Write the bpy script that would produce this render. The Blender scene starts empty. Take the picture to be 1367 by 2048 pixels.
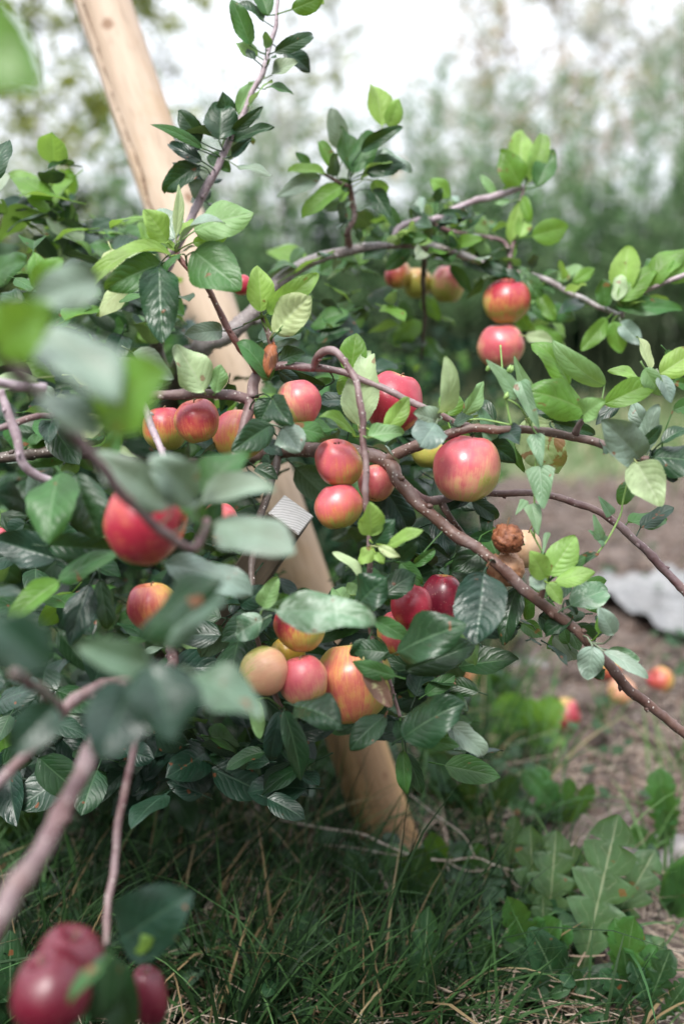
import bpy, math, random
import numpy as np
from mathutils import Vector, Matrix, noise
R = math.radians
random.seed(7)
SC = bpy.context.scene
COL = SC.collection

# ------------------------------------------------------------------ camera
FPX = 1994.0            # focal length in photograph pixels (1367 wide)
CAMH = 0.90
PITCH = R(-14)
cam_d = bpy.data.cameras.new('camera')
cam_d.sensor_fit = 'HORIZONTAL'; cam_d.sensor_width = 24.0
cam_d.lens = 24.0 * FPX / 1367.0
cam_d.clip_start = 0.05; cam_d.clip_end = 400
cam_d.dof.use_dof = True; cam_d.dof.focus_distance = 1.05; cam_d.dof.aperture_fstop = 2.0
cam = bpy.data.objects.new('camera', cam_d); COL.objects.link(cam)
cam.location = (0, 0, CAMH); cam.rotation_euler = (R(90) + PITCH, 0, 0)
SC.camera = cam
CP = Vector((0, 0, CAMH))
FWD = Vector((0, math.cos(PITCH), math.sin(PITCH)))
RGT = Vector((1, 0, 0))
UPV = RGT.cross(FWD)

def P(px, py, d):
    return CP + (FWD + RGT * ((px - 683.5) / FPX) + UPV * ((1024 - py) / FPX)) * d
def G(px, py, z=0.0):
    v = FWD + RGT * ((px - 683.5) / FPX) + UPV * ((1024 - py) / FPX)
    return CP + v * ((z - CAMH) / v.z)
def proj(p):
    q = p - CP; d = q.dot(FWD)
    return (683.5 + FPX * q.dot(RGT) / d, 1024 - FPX * q.dot(UPV) / d, d)

# ------------------------------------------------------------------ world and sun
SUN_EL, SUN_AZ = R(55), R(205)
w = bpy.data.worlds.new('World'); SC.world = w; w.use_nodes = True
nt = w.node_tree; nt.nodes.clear()
wo = nt.nodes.new('ShaderNodeOutputWorld'); bg = nt.nodes.new('ShaderNodeBackground')
sky = nt.nodes.new('ShaderNodeTexSky'); sky.sky_type = 'NISHITA'; sky.sun_disc = False
sky.sun_elevation = SUN_EL; sky.sun_rotation = SUN_AZ; sky.air_density = 1.0; sky.dust_density = 3.0
hs = nt.nodes.new('ShaderNodeHueSaturation'); hs.inputs['Saturation'].default_value = 0.22
mx = nt.nodes.new('ShaderNodeMix'); mx.data_type = 'RGBA'; mx.inputs['Factor'].default_value = 0.6
mx.inputs['B'].default_value = (9.2, 9.6, 10.4, 1)      # overcast cloud cover
nt.links.new(sky.outputs[0], hs.inputs['Color']); nt.links.new(hs.outputs[0], mx.inputs['A'])
# overcast sky: brighter overhead and ahead; dimmed behind to darken surfaces facing the camera
wt = nt.nodes.new('ShaderNodeTexCoord'); wx = nt.nodes.new('ShaderNodeSeparateXYZ'); nt.links.new(wt.outputs['Generated'], wx.inputs[0])
wz = nt.nodes.new('ShaderNodeMapRange'); nt.links.new(wx.outputs[2], wz.inputs[0]); wz.inputs[1].default_value = 0.12; wz.inputs[2].default_value = 0.95; wz.inputs[3].default_value = 0.0; wz.inputs[4].default_value = 1.45
wy = nt.nodes.new('ShaderNodeMapRange'); nt.links.new(wx.outputs[1], wy.inputs[0]); wy.inputs[1].default_value = -0.9; wy.inputs[2].default_value = 0.6; wy.inputs[3].default_value = 0.10; wy.inputs[4].default_value = 1.05
wa = nt.nodes.new('ShaderNodeMath'); wa.operation = 'ADD'; nt.links.new(wz.outputs[0], wa.inputs[0]); nt.links.new(wy.outputs[0], wa.inputs[1])
wm = nt.nodes.new('ShaderNodeVectorMath'); wm.operation = 'SCALE'; nt.links.new(mx.outputs['Result'], wm.inputs[0]); nt.links.new(wa.outputs[0], wm.inputs['Scale'])
nt.links.new(wm.outputs[0], bg.inputs['Color']); nt.links.new(bg.outputs[0], wo.inputs[0])
bg.inputs['Strength'].default_value = 0.10
sd = bpy.data.lights.new('sun', 'SUN'); sd.energy = 2.7; sd.angle = R(20); sd.color = (1, 0.965, 0.92)
so = bpy.data.objects.new('sun', sd); COL.objects.link(so)
so.rotation_euler = (R(90) - SUN_EL, 0, R(180) - SUN_AZ)
SC.view_settings.view_transform = 'Standard'; SC.view_settings.look = 'None'
SC.view_settings.exposure = 0.78; SC.view_settings.gamma = 1.0

# ------------------------------------------------------------------ helpers
def tag(o, label=None, cat=None, group=None, kind=None):
    if label: o['label'] = label
    if cat: o['category'] = cat
    if group: o['group'] = group
    if kind: o['kind'] = kind
    return o
def empty(name, loc):
    o = bpy.data.objects.new(name, None); COL.objects.link(o); o.location = loc
    o.empty_display_size = 0.02
    return o
class MB:
    def __init__(s): s.v = []; s.f = []; s.uv = []; s.r = []; s.mi = []
    def add(s, v, f, uv=None, r=0.5, mi=0):
        o = len(s.v); s.v += [tuple(p) for p in v]
        s.uv += uv if uv else [(0.5, 0.5)] * len(v)
        s.r += [r] * len(v)
        s.f += [tuple(i + o for i in q) for q in f]
        s.mi += [mi] * len(f)
    def build(s, name, mats, parent=None, smooth=True, origin=None):
        me = bpy.data.meshes.new(name)
        og = Vector(parent.location) if parent is not None and origin is None else (origin or Vector((0, 0, 0)))
        base = np.array(s.v, dtype=np.float32).reshape(-1, 3) - np.array(og[:], dtype=np.float32)
        me.from_pydata(base.tolist(), [], s.f)
        if not isinstance(mats, (list, tuple)): mats = [mats]
        for m in mats: me.materials.append(m)
        me.polygons.foreach_set('material_index', s.mi)
        me.polygons.foreach_set('use_smooth', [smooth] * len(s.f))
        uvl = me.uv_layers.new(name='UVMap')
        li = np.zeros(len(me.loops), dtype=np.int32); me.loops.foreach_get('vertex_index', li)
        uvl.data.foreach_set('uv', np.array(s.uv, dtype=np.float32)[li].ravel())
        at = me.attributes.new('rnd', 'FLOAT', 'POINT'); at.data.foreach_set('value', np.array(s.r, dtype=np.float32))
        me.update()
        o = bpy.data.objects.new(name, me); COL.objects.link(o)
        if parent is not None:
            o.parent = parent
        else: o.location = og
        return o

def spline(pts, rad, step=0.006):
    """Catmull-Rom through points with radii -> dense samples."""
    n = len(pts)
    if not isinstance(rad, (list, tuple)): rad = [rad] * n
    if len(rad) != n:
        rad = [np.interp(i / (n - 1), np.linspace(0, 1, len(rad)), rad) for i in range(n)]
    out = []
    for i in range(n - 1):
        p0 = pts[max(i - 1, 0)]; p1 = pts[i]; p2 = pts[i + 1]; p3 = pts[min(i + 2, n - 1)]
        k = max(2, int((p2 - p1).length / step))
        for j in range(k):
            t = j / k; t2 = t * t; t3 = t2 * t
            q = 0.5 * ((2 * p1) + (p2 - p0) * t + (2 * p0 - 5 * p1 + 4 * p2 - p3) * t2 + (3 * p1 - p0 - 3 * p2 + p3) * t3)
            out.append((q, rad[i] * (1 - t) + rad[i + 1] * t))
    out.append((pts[-1], rad[-1]))
    return out
def tube(mb, smp, seg=8, bump=0.0, seed=0, r=0.5, cap=True, mi=0):
    n = len(smp); vs = []; fs = []; uv = []
    tg = (smp[1][0] - smp[0][0]).normalized()
    a = tg.orthogonal().normalized(); L = 0
    for i, (p, rd) in enumerate(smp):
        if i > 0: L += (p - smp[i - 1][0]).length
        t = (smp[min(i + 1, n - 1)][0] - smp[max(i - 1, 0)][0])
        t = t.normalized() if t.length > 1e-9 else tg
        a = (a - t * a.dot(t)).normalized(); b = t.cross(a)
        for j in range(seg):
            th = 2 * math.pi * j / seg
            d = a * math.cos(th) + b * math.sin(th)
            rr = rd
            if bump:
                q = p * 60 + Vector((seed, 0, 0))
                if i % 9 == 0 and bump == 0.16: rr *= 1.09
                rr *= 1 + bump * (noise.noise(q * 0.6) + 0.8 * noise.noise((p + d * rd) * 160 + Vector((seed, 3, 1))))
            vs.append(p + d * rr); uv.append((j / seg, L * 10))
    for i in range(n - 1):
        for j in range(seg):
            k = (j + 1) % seg
            fs.append((i * seg + j, i * seg + k, (i + 1) * seg + k, (i + 1) * seg + j))
    if cap:
        fs.append(tuple(reversed(range(seg)))); fs.append(tuple((n - 1) * seg + j for j in range(seg)))
    mb.add(vs, fs, uv, r, mi)

# ------------------------------------------------------------------ materials
def new_mat(name):
    m = bpy.data.materials.new(name); m.use_nodes = True
    t = m.node_tree; b = t.nodes['Principled BSDF']
    return m, t, b
class N:
    """tiny node helper"""
    def __init__(s, t): s.t = t
    def n(s, typ, **kw):
        x = s.t.nodes.new(typ)
        for k, v in kw.items(): setattr(x, k, v)
        return x
    def l(s, a, b): s.t.links.new(a, b)
    def math(s, op, a, b=None, clamp=False):
        x = s.n('ShaderNodeMath', operation=op); x.use_clamp = clamp
        for i, q in enumerate((a, b)):
            if q is None: continue
            if isinstance(q, (int, float)): x.inputs[i].default_value = q
            else: s.l(q, x.inputs[i])
        return x.outputs[0]
    def mix(s, f, a, b, mode='MIX'):
        x = s.n('ShaderNodeMix'); x.data_type = 'RGBA'; x.blend_type = mode
        for nm, q in (('Factor', f), ('A', a), ('B', b)):
            if isinstance(q, (int, float)): x.inputs[nm].default_value = q
            elif isinstance(q, tuple): x.inputs[nm].default_value = (*q[:3], 1)
            else: s.l(q, x.inputs[nm])
        return x.outputs['Result']
    def noise(s, vec, scale, detail=3, rough=0.55, dist=0.0):
        x = s.n('ShaderNodeTexNoise'); x.inputs['Scale'].default_value = scale
        x.inputs['Detail'].default_value = detail; x.inputs['Roughness'].default_value = rough
        x.inputs['Distortion'].default_value = dist
        if vec is not None: s.l(vec, x.inputs['Vector'])
        return x.outputs[0]
    def ramp(s, f, lo, hi, a=0.0, b=1.0):
        x = s.n('ShaderNodeMapRange'); x.interpolation_type = 'SMOOTHSTEP'
        s.l(f, x.inputs[0]); x.inputs[1].default_value = lo; x.inputs[2].default_value = hi
        x.inputs[3].default_value = a; x.inputs[4].default_value = b
        return x.outputs[0]
    def bump(s, h, strength, dist, b, normal=None):
        x = s.n('ShaderNodeBump'); x.inputs['Strength'].default_value = strength
        x.inputs['Distance'].default_value = dist; s.l(h, x.inputs['Height'])
        if normal is not None: s.l(normal, x.inputs['Normal'])
        if b is not None: s.l(x.outputs[0], b.inputs['Normal'])
        return x.outputs[0]

def leaf_mat(name, top, under, vein, rough=0.42, trans=0.3, spots=0.0, spotcol=(0.16, 0.05, 0.02), mottle=0.0, veinamt=0.5, spec=0.5):
    m, t, b = new_mat(name); k = N(t)
    uv = k.n('ShaderNodeUVMap'); uv.uv_map = 'UVMap'
    sp = k.n('ShaderNodeSeparateXYZ'); k.l(uv.outputs[0], sp.inputs[0])
    u = k.math('ABSOLUTE', k.math('MULTIPLY', k.math('SUBTRACT', sp.outputs[0], 0.5), 2.0))
    v = sp.outputs[1]
    at = k.n('ShaderNodeAttribute', attribute_name='rnd'); rnd = at.outputs['Fac']
    tc = k.n('ShaderNodeTexCoord'); oc = tc.outputs['Object']
    # veins: curved laterals plus a midrib
    wob = k.math('MULTIPLY', k.noise(oc, 60, 3), 1.5)
    ph = k.math('ADD', k.math('SUBTRACT', k.math('MULTIPLY', v, 7.0), k.math('MULTIPLY', k.math('POWER', u, 1.35), 2.3)), wob)
    side = k.math('MULTIPLY', k.math('GREATER_THAN', sp.outputs[0], 0.5), 0.42)
    fr = k.math('FRACT', k.math('ADD', ph, side))
    tri = k.math('ABSOLUTE', k.math('SUBTRACT', fr, 0.5))      # 0.5 at vein
    lat = k.ramp(tri, 0.42, 0.5)
    latw = k.ramp(tri, 0.18, 0.5)
    mid = k.ramp(u, 0.06, 0.015)
    midw = k.ramp(u, 0.2, 0.0)
    fade = k.ramp(u, 1.0, 0.55)
    veins = k.math('MAXIMUM', mid, k.math('MULTIPLY', k.math('MULTIPLY', lat, fade), 0.38), True)
    veins = k.math('MULTIPLY', veins, k.math('GREATER_THAN', v, -0.5))
    nz = k.noise(oc, 28, 4, 0.6); nf = k.noise(oc, 420, 2, 0.6)
    dark = tuple(c * 0.68 for c in top); lite = tuple(min(1, c * 1.45) for c in top)
    c = k.mix(k.ramp(nz, 0.3, 0.7), dark, lite)
    c = k.mix(k.math('MULTIPLY', rnd, 0.55), c, (top[0] * 1.9, top[1] * 1.45, top[2] * 0.9))
    if mottle:
        c = k.mix(k.math('MULTIPLY', k.ramp(k.noise(oc, 60, 5, 0.7, 0.6), 0.45, 0.62), mottle), c, (0.34, 0.43, 0.33))
    c = k.mix(k.math('MULTIPLY', k.math('MULTIPLY', veins, k.ramp(k.noise(oc, 25, 2), .3, .7, .5, 1.0)), veinamt), c, vein)
    geo = k.n('ShaderNodeNewGeometry')
    cu = k.mix(k.math('MULTIPLY', veins, 0.6), under, tuple(min(1, x * 1.5) for x in under))
    c = k.mix(geo.outputs['Backfacing'], c, cu)
    if spots:
        sn = k.noise(oc, 34, 4, 0.7, 1.0)
        c = k.mix(k.math('MULTIPLY', k.ramp(k.math('ADD', sn, k.math('MULTIPLY', u, 0.1)), 0.66 - spots * 0.3, 0.72 - spots * 0.3), 0.9), c, spotcol)
    else:
        sn = k.noise(oc, 60, 2, 0.5)
        c = k.mix(k.math('MULTIPLY', k.ramp(sn, 0.69, 0.72), 0.8), c, spotcol)
    k.l(c, b.inputs['Base Color'])
    b.inputs['Roughness'].default_value = rough
    b.inputs['Specular IOR Level'].default_value = spec
    k.l(k.ramp(k.noise(oc, 45, 3), 0.3, 0.7, rough - 0.07, rough + 0.12), b.inputs['Roughness'])
    h = k.math('ADD', k.math('MULTIPLY', k.math('MAXIMUM', k.math('MULTIPLY', latw, .6), midw), -1.0), k.math('MULTIPLY', nf, 0.25))
    h = k.math('ADD', h, k.math('MULTIPLY', k.noise(oc, 60, 3, 0.55), 1.2))
    bp = k.bump(h, 0.32, 0.0013, b)
    tr = k.n('ShaderNodeBsdfTranslucent'); k.l(bp, tr.inputs['Normal'])
    k.l(k.mix(0.5, c, (0.30, 0.48, 0.03)), tr.inputs['Color'])
    ms = k.n('ShaderNodeMixShader'); ms.inputs[0].default_value = trans
    k.l(b.outputs[0], ms.inputs[1]); k.l(tr.outputs[0], ms.inputs[2])
    k.l(ms.outputs[0], t.nodes['Material Output'].inputs[0])
    return m
LM = {
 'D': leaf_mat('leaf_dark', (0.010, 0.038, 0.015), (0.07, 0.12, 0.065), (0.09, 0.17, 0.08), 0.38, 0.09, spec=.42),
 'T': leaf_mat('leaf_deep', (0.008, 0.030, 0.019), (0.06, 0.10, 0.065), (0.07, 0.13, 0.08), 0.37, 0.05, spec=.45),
 'M': leaf_mat('leaf_mid', (0.030, 0.100, 0.026), (0.12, 0.22, 0.10), (0.17, 0.28, 0.14), 0.45, 0.22, spec=.4),
 'V': leaf_mat('leaf_vivid', (0.095, 0.225, 0.040), (0.16, 0.28, 0.08), (0.26, 0.38, 0.14), 0.45, 0.42),
 'Y': leaf_mat('leaf_young', (0.19, 0.34, 0.085), (0.26, 0.38, 0.14), (0.36, 0.46, 0.22), 0.5, 0.40, veinamt=0.45),
 'L': leaf_mat('leaf_light', (0.125, 0.245, 0.105), (0.24, 0.34, 0.19), (0.27, 0.37, 0.21), 0.48, 0.30),
 'P': leaf_mat('leaf_downy_underside', (0.31, 0.41, 0.235), (0.20, 0.29, 0.14), (0.44, 0.50, 0.34), 0.6, 0.30, veinamt=0.5, spotcol=(0.26, 0.12, 0.10)),
 'G': leaf_mat('leaf_sky_sheen', (0.135, 0.20, 0.165), (0.22, 0.30, 0.22), (0.26, 0.35, 0.27), 0.42, 0.10, spec=0.6),  # pale reflected-sky sheen put into the leaf colour
 'g': leaf_mat('leaf_sheen_shaded', (0.060, 0.115, 0.080), (0.16, 0.23, 0.16), (0.2, 0.29, 0.2), 0.42, 0.10, spec=0.5),  # darker copy of the sheen green, shade put into the colour
 'X': leaf_mat('leaf_mottled', (0.070, 0.155, 0.090), (0.20, 0.28, 0.19), (0.26, 0.34, 0.24), 0.42, 0.15, mottle=0.75, spec=0.7),  # pale mottled patches over a mid green
 'B': leaf_mat('leaf_withered', (0.27, 0.085, 0.035), (0.34, 0.14, 0.06), (0.36, 0.2, 0.1), 0.6, 0.2, spots=0.3, spotcol=(0.09, 0.02, 0.01)),
 'R': leaf_mat('leaf_blotched', (0.36, 0.36, 0.20), (0.30, 0.32, 0.17), (0.45, 0.45, 0.3), 0.6, 0.2, spots=0.62, spotcol=(0.17, 0.07, 0.065)),
 'S': leaf_mat('leaf_scorched', (0.28, 0.38, 0.20), (0.26, 0.36, 0.17), (0.44, 0.48, 0.32), 0.6, 0.3, spots=0.25, spotcol=(0.24, 0.09, 0.05)),
 'W': leaf_mat('bindweed_leaf', (0.10, 0.20, 0.125), (0.18, 0.29, 0.18), (0.24, 0.34, 0.25), 0.45, 0.22, veinamt=0.4, spec=0.6),
 'H': leaf_mat('weed_leaf', (0.010, 0.038, 0.014), (0.07, 0.13, 0.05), (0.16, 0.25, 0.13), 0.5, 0.15, veinamt=0.6, spec=.3),
 'J': leaf_mat('dandelion_leaf', (0.042, 0.095, 0.042), (0.10, 0.16, 0.07), (0.33, 0.36, 0.22), 0.55, 0.25, veinamt=0.75),
}
def bark_mat(name, c1, c2, pale, palamt, lent=(0.52, 0.47, 0.43)):
    m, t, b = new_mat(name); k = N(t)
    oc = k.n('ShaderNodeTexCoord').outputs['Object']
    n1 = k.noise(oc, 38, 5, 0.65); n2 = k.noise(oc, 220, 4, 0.6)
    c = k.mix(k.ramp(n1, 0.35, 0.65), c1, c2)
    c = k.mix(k.math('MULTIPLY', k.ramp(k.noise(oc, 24, 4, 0.7), 0.42, 0.66), palamt), c, pale)
    c = k.mix(k.math('MULTIPLY', k.ramp(n2, 0.58, 0.72), 0.45), c, tuple(x * 0.45 for x in c1))
    vo = k.n('ShaderNodeTexVoronoi'); vo.inputs['Scale'].default_value = 230; vo.inputs['Randomness'].default_value = 1
    k.l(oc, vo.inputs['Vector'])
    keep = k.n('ShaderNodeSeparateColor'); k.l(vo.outputs['Color'], keep.inputs[0])
    dot = k.math('MULTIPLY', k.ramp(vo.outputs['Distance'], 0.30, 0.16), k.math('GREATER_THAN', keep.outputs[0], 0.62))
    c = k.mix(k.math('MULTIPLY', dot, 0.85), c, lent)
    k.l(c, b.inputs['Base Color']); b.inputs['Roughness'].default_value = 0.5
    b.inputs['Specular IOR Level'].default_value = 0.55
    k.bump(k.math('ADD', n2, k.math('MULTIPLY', dot, 0.7)), 0.6, 0.0015, b)
    return m
BK = {
 'd': bark_mat('bark_brown', (0.085, 0.040, 0.030), (0.15, 0.085, 0.065), (0.27, 0.22, 0.22), 0.35),
 'm': bark_mat('bark_mauve', (0.115, 0.055, 0.058), (0.19, 0.12, 0.11), (0.32, 0.26, 0.27), 0.4),
 'g': bark_mat('bark_grey', (0.13, 0.10, 0.095), (0.22, 0.19, 0.18), (0.40, 0.37, 0.38), 0.75),
 'k': bark_mat('bark_old', (0.04, 0.026, 0.020), (0.09, 0.062, 0.048), (0.18, 0.15, 0.13), 0.4),
 'r': bark_mat('bark_red', (0.12, 0.035, 0.03), (0.20, 0.08, 0.062), (0.32, 0.2, 0.19), 0.3),
 'l': bark_mat('bark_lilac', (0.25, 0.18, 0.20), (0.36, 0.28, 0.31), (0.50, 0.44, 0.48), 0.6),
}
def apple_mat(name, ground, mid, red, blush, cover, soft=0.46, rough=0.33):
    """ground colour, orange transition, blush colour; blush = direction of the sunny cheek"""
    m, t, b = new_mat(name); k = N(t)
    oc = k.n('ShaderNodeTexCoord').outputs['Object']
    mp = k.n('ShaderNodeMapping'); mp.inputs['Scale'].default_value = (33, 33, 33); k.l(oc, mp.inputs[0])
    nv = k.n('ShaderNodeVectorMath', operation='NORMALIZE'); k.l(mp.outputs[0], nv.inputs[0])
    flat = k.n('ShaderNodeVectorMath', operation='MULTIPLY'); k.l(mp.outputs[0], flat.inputs[0]); flat.inputs[1].default_value = (1, 1, 0)
    fn = k.n('ShaderNodeVectorMath', operation='NORMALIZE'); k.l(flat.outputs[0], fn.inputs[0])
    zz = k.n('ShaderNodeVectorMath', operation='MULTIPLY'); k.l(mp.outputs[0], zz.inputs[0]); zz.inputs[1].default_value = (0, 0, 0.09)
    sv = k.n('ShaderNodeVectorMath', operation='ADD'); k.l(fn.outputs[0], sv.inputs[0]); k.l(zz.outputs[0], sv.inputs[1])
    stripe = k.noise(sv.outputs[0], 11, 5, 0.72)
    fine = k.noise(sv.outputs[0], 30, 4, 0.7)
    d = k.n('ShaderNodeVectorMath', operation='DOT_PRODUCT'); k.l(nv.outputs[0], d.inputs[0]); d.inputs[1].default_value = blush
    patch = k.noise(mp.outputs[0], 1.5, 3)
    f = k.math('ADD', d.outputs['Value'], k.math('MULTIPLY', k.math('SUBTRACT', stripe, 0.5), 1.5))
    f = k.math('ADD', f, k.math('MULTIPLY', k.math('SUBTRACT', fine, 0.5), 1.0))
    f = k.math('ADD', f, k.math('MULTIPLY', k.math('SUBTRACT', patch, 0.5), 1.8))
    cover = cover * .62; lo = 1 - 2 * cover
    c = k.mix(k.ramp(f, lo - soft * 1.1, lo + soft * 0.5), ground, mid)
    c = k.mix(k.ramp(f, lo - soft * 0.3, lo + soft * 1.7), c, red)
    vo = k.n('ShaderNodeTexVoronoi'); vo.inputs['Scale'].default_value = 420; k.l(oc, vo.inputs['Vector'])
    ks = k.n('ShaderNodeSeparateColor'); k.l(vo.outputs['Color'], ks.inputs[0])
    dots = k.math('MULTIPLY', k.ramp(vo.outputs['Distance'], 0.24, 0.1), k.math('GREATER_THAN', ks.outputs[0], 0.62))
    c = k.mix(k.math('MULTIPLY', dots, 0.35), c, (0.72, 0.50, 0.36))
    c = k.mix(k.math('MULTIPLY', k.ramp(fine, .52, .7), .35), c, tuple(x * .6 for x in red))
    c = k.mix(k.math('MULTIPLY', k.ramp(k.noise(oc, 22, 5, .7), .5, .7), .35), c, mid)
    sc = k.noise(oc, 55, 5, 0.75, 0.8)
    c = k.mix(k.math('MULTIPLY', k.ramp(sc, 0.66, 0.72), 0.6), c, (0.24, 0.12, 0.05))
    k.l(c, b.inputs['Base Color'])
    k.l(k.ramp(k.noise(oc, 50, 4), 0.3, 0.7, rough - 0.06, rough + 0.12), b.inputs['Roughness'])
    b.inputs['Subsurface Weight'].default_value = 0.05; b.inputs['Subsurface Radius'].default_value = (0.006, 0.003, 0.001); b.inputs['Subsurface Scale'].default_value = 1.0
    b.inputs['Coat Weight'].default_value = 0.22; b.inputs['Coat Roughness'].default_value = 0.35
    k.bump(k.math('ADD', k.noise(oc, 300, 3), k.math('MULTIPLY', k.noise(oc, 40, 2), 2.0)), 0.12, 0.001, b)
    return m
YG = (0.38, 0.38, 0.08); YE = (0.52, 0.38, 0.08); OR = (0.58, 0.20, 0.08); PK = (0.54, 0.095, 0.12); RD = (0.36, 0.022, 0.045); CR = (0.11, 0.006, 0.018); PE = (0.66, 0.33, 0.20)

def simple_mat(name, c1, c2, scale, rough=0.8, bump=0.5, bd=0.01, c3=None):
    m, t, b = new_mat(name); k = N(t)
    oc = k.n('ShaderNodeTexCoord').outputs['Object']
    n1 = k.noise(oc, scale, 5, 0.65); c = k.mix(k.ramp(n1, 0.35, 0.65), c1, c2)
    if c3: c = k.mix(k.ramp(k.noise(oc, scale * 3.1, 4), 0.55, 0.68), c, c3)
    k.l(c, b.inputs['Base Color']); b.inputs['Roughness'].default_value = rough
    k.bump(n1, bump, bd, b)
    return m
def blade_mat(name, g1, g2, straw, thr, trans=0.3):
    m, t, b = new_mat(name); k = N(t)
    rnd = k.n('ShaderNodeAttribute', attribute_name='rnd').outputs['Fac']
    wn = k.n('ShaderNodeTexWhiteNoise', noise_dimensions='1D'); k.l(rnd, wn.inputs['W'])
    c = k.mix(k.math('POWER', wn.outputs[0], 1.8), g1, g2)
    c = k.mix(k.math('GREATER_THAN', rnd, thr), c, straw)
    k.l(c, b.inputs['Base Color']); b.inputs['Roughness'].default_value = 0.5
    b.inputs['Specular IOR Level'].default_value = 0.2
    tr = k.n('ShaderNodeBsdfTranslucent'); k.l(c, tr.inputs['Color'])
    ms = k.n('ShaderNodeMixShader'); ms.inputs[0].default_value = trans
    k.l(b.outputs[0], ms.inputs[1]); k.l(tr.outputs[0], ms.inputs[2]); k.l(ms.outputs[0], t.nodes['Material Output'].inputs[0])
    return m

# ------------------------------------------------------------------ ground
def soil_f(x, y):
    """1 where the bare dug soil lies"""
    e = 0.10 + 0.09 * y + 0.10 * math.sin(y * 3.1) + 0.14 * noise.noise(Vector((x * 2.2, y * 2.2, 5)))
    a = min(1, max(0, (x - e) / 0.16))
    b = min(1, max(0, (4.6 + 0.5 * noise.noise(Vector((x, 1.7, 0))) - y) / 0.5))
    return a * b
def gz(x, y):
    s = soil_f(x, y) if y < 6 else 0
    z = 0.012 * noise.noise(Vector((x * 3, y * 3, 0)))
    if s > 0:
        z += s * (0.020 * noise.noise(Vector((x * 9, y * 9, 2))) + 0.012 * noise.noise(Vector((x * 26, y * 26, 4))) + 0.006 * noise.noise(Vector((x * 70, y * 70, 9))))
    return z
def make_ground():
    xs = np.unique(np.concatenate([np.linspace(-60, -3, 20), np.linspace(-3, 3, 260), np.linspace(3, 60, 20)]))
    ys = np.unique(np.concatenate([np.linspace(-30, 0.6, 12), np.linspace(0.6, 4.6, 240), np.linspace(4.6, 12, 60), np.linspace(12, 200, 20)]))
    mb = MB(); vs = []; uv = []; rr = []
    for y in ys:
        for x in xs:
            near = abs(x) < 3.2 and 0 < y < 12
            vs.append((x, y, gz(x, y) if near else 0)); uv.append((0, 0)); rr.append(soil_f(x, y) if 0 < y < 6 else 0)
    nx = len(xs); fs = [(j * nx + i, j * nx + i + 1, (j + 1) * nx + i + 1, (j + 1) * nx + i) for j in range(len(ys) - 1) for i in range(nx - 1)]
    mb.add(vs, fs, uv); mb.r = rr
    m, t, b = new_mat('earth_and_turf'); k = N(t)
    oc = k.n('ShaderNodeTexCoord').outputs['Object']
    rnd = k.n('ShaderNodeAttribute', attribute_name='rnd').outputs['Fac']
    n1 = k.noise(oc, 9, 6, 0.7); n2 = k.noise(oc, 55, 5, 0.7); n3 = k.noise(oc, 2.2, 3)
    soil = k.mix(k.ramp(n1, 0.35, 0.68), (0.055, 0.038, 0.031), (0.19, 0.142, 0.118))
    soil = k.mix(k.math('MULTIPLY', k.ramp(n2, 0.55, 0.68), 0.7), soil, (0.46, 0.40, 0.37))
    soil = k.mix(k.math('MULTIPLY', k.ramp(n2, 0.45, 0.3), 0.7), soil, (0.045, 0.028, 0.026))
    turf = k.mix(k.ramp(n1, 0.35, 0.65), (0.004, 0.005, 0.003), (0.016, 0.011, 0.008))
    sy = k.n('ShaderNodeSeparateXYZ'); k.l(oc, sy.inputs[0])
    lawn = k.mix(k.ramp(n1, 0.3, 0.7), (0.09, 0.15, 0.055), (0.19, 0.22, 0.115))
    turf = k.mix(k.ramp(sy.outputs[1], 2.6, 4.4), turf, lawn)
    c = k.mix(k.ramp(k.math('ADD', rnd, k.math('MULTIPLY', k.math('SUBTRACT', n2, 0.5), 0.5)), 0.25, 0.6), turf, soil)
    k.l(c, b.inputs['Base Color']); b.inputs['Roughness'].default_value = 0.9
    k.bump(k.math('ADD', n2, k.noise(oc, 160, 4)), 0.9, 0.012, b)
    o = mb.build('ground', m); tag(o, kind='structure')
make_ground()

# ------------------------------------------------------------------ generic leaf geometry
def prof_apple(t):
    b = max(0.0, math.sin(math.pi * min(1, t) ** 0.86))
    return b ** 0.68 * (1 - 0.08 * t)
def prof_arrow(t):           # bindweed: arrow-shaped with basal lobes
    return (0.9 * (1 - t) ** 0.75 * min(1, (t + 0.10) * 5)) + 0.02
def prof_lobed(t):           # dandelion: back-swept lobes getting larger to the tip
    base = 0.14 + 0.86 * math.sin(math.pi * min(1, t ** 1.25) * 0.93) ** 0.9
    f = (t * 6.0) % 1.0
    lob = 0.38 + 0.62 * (f ** 0.6 if f < 0.82 else (1 - (f - 0.82) / 0.18 * 0.9))
    if t > 0.84: lob = max(lob, 0.9)
    return base * lob * (1 if t < 0.93 else max(0.02, (1 - t) / 0.07) ** 0.6)
def prof_dock(t):
    return max(0.0, math.sin(math.pi * min(1, t) ** 0.95)) ** 0.65
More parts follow.
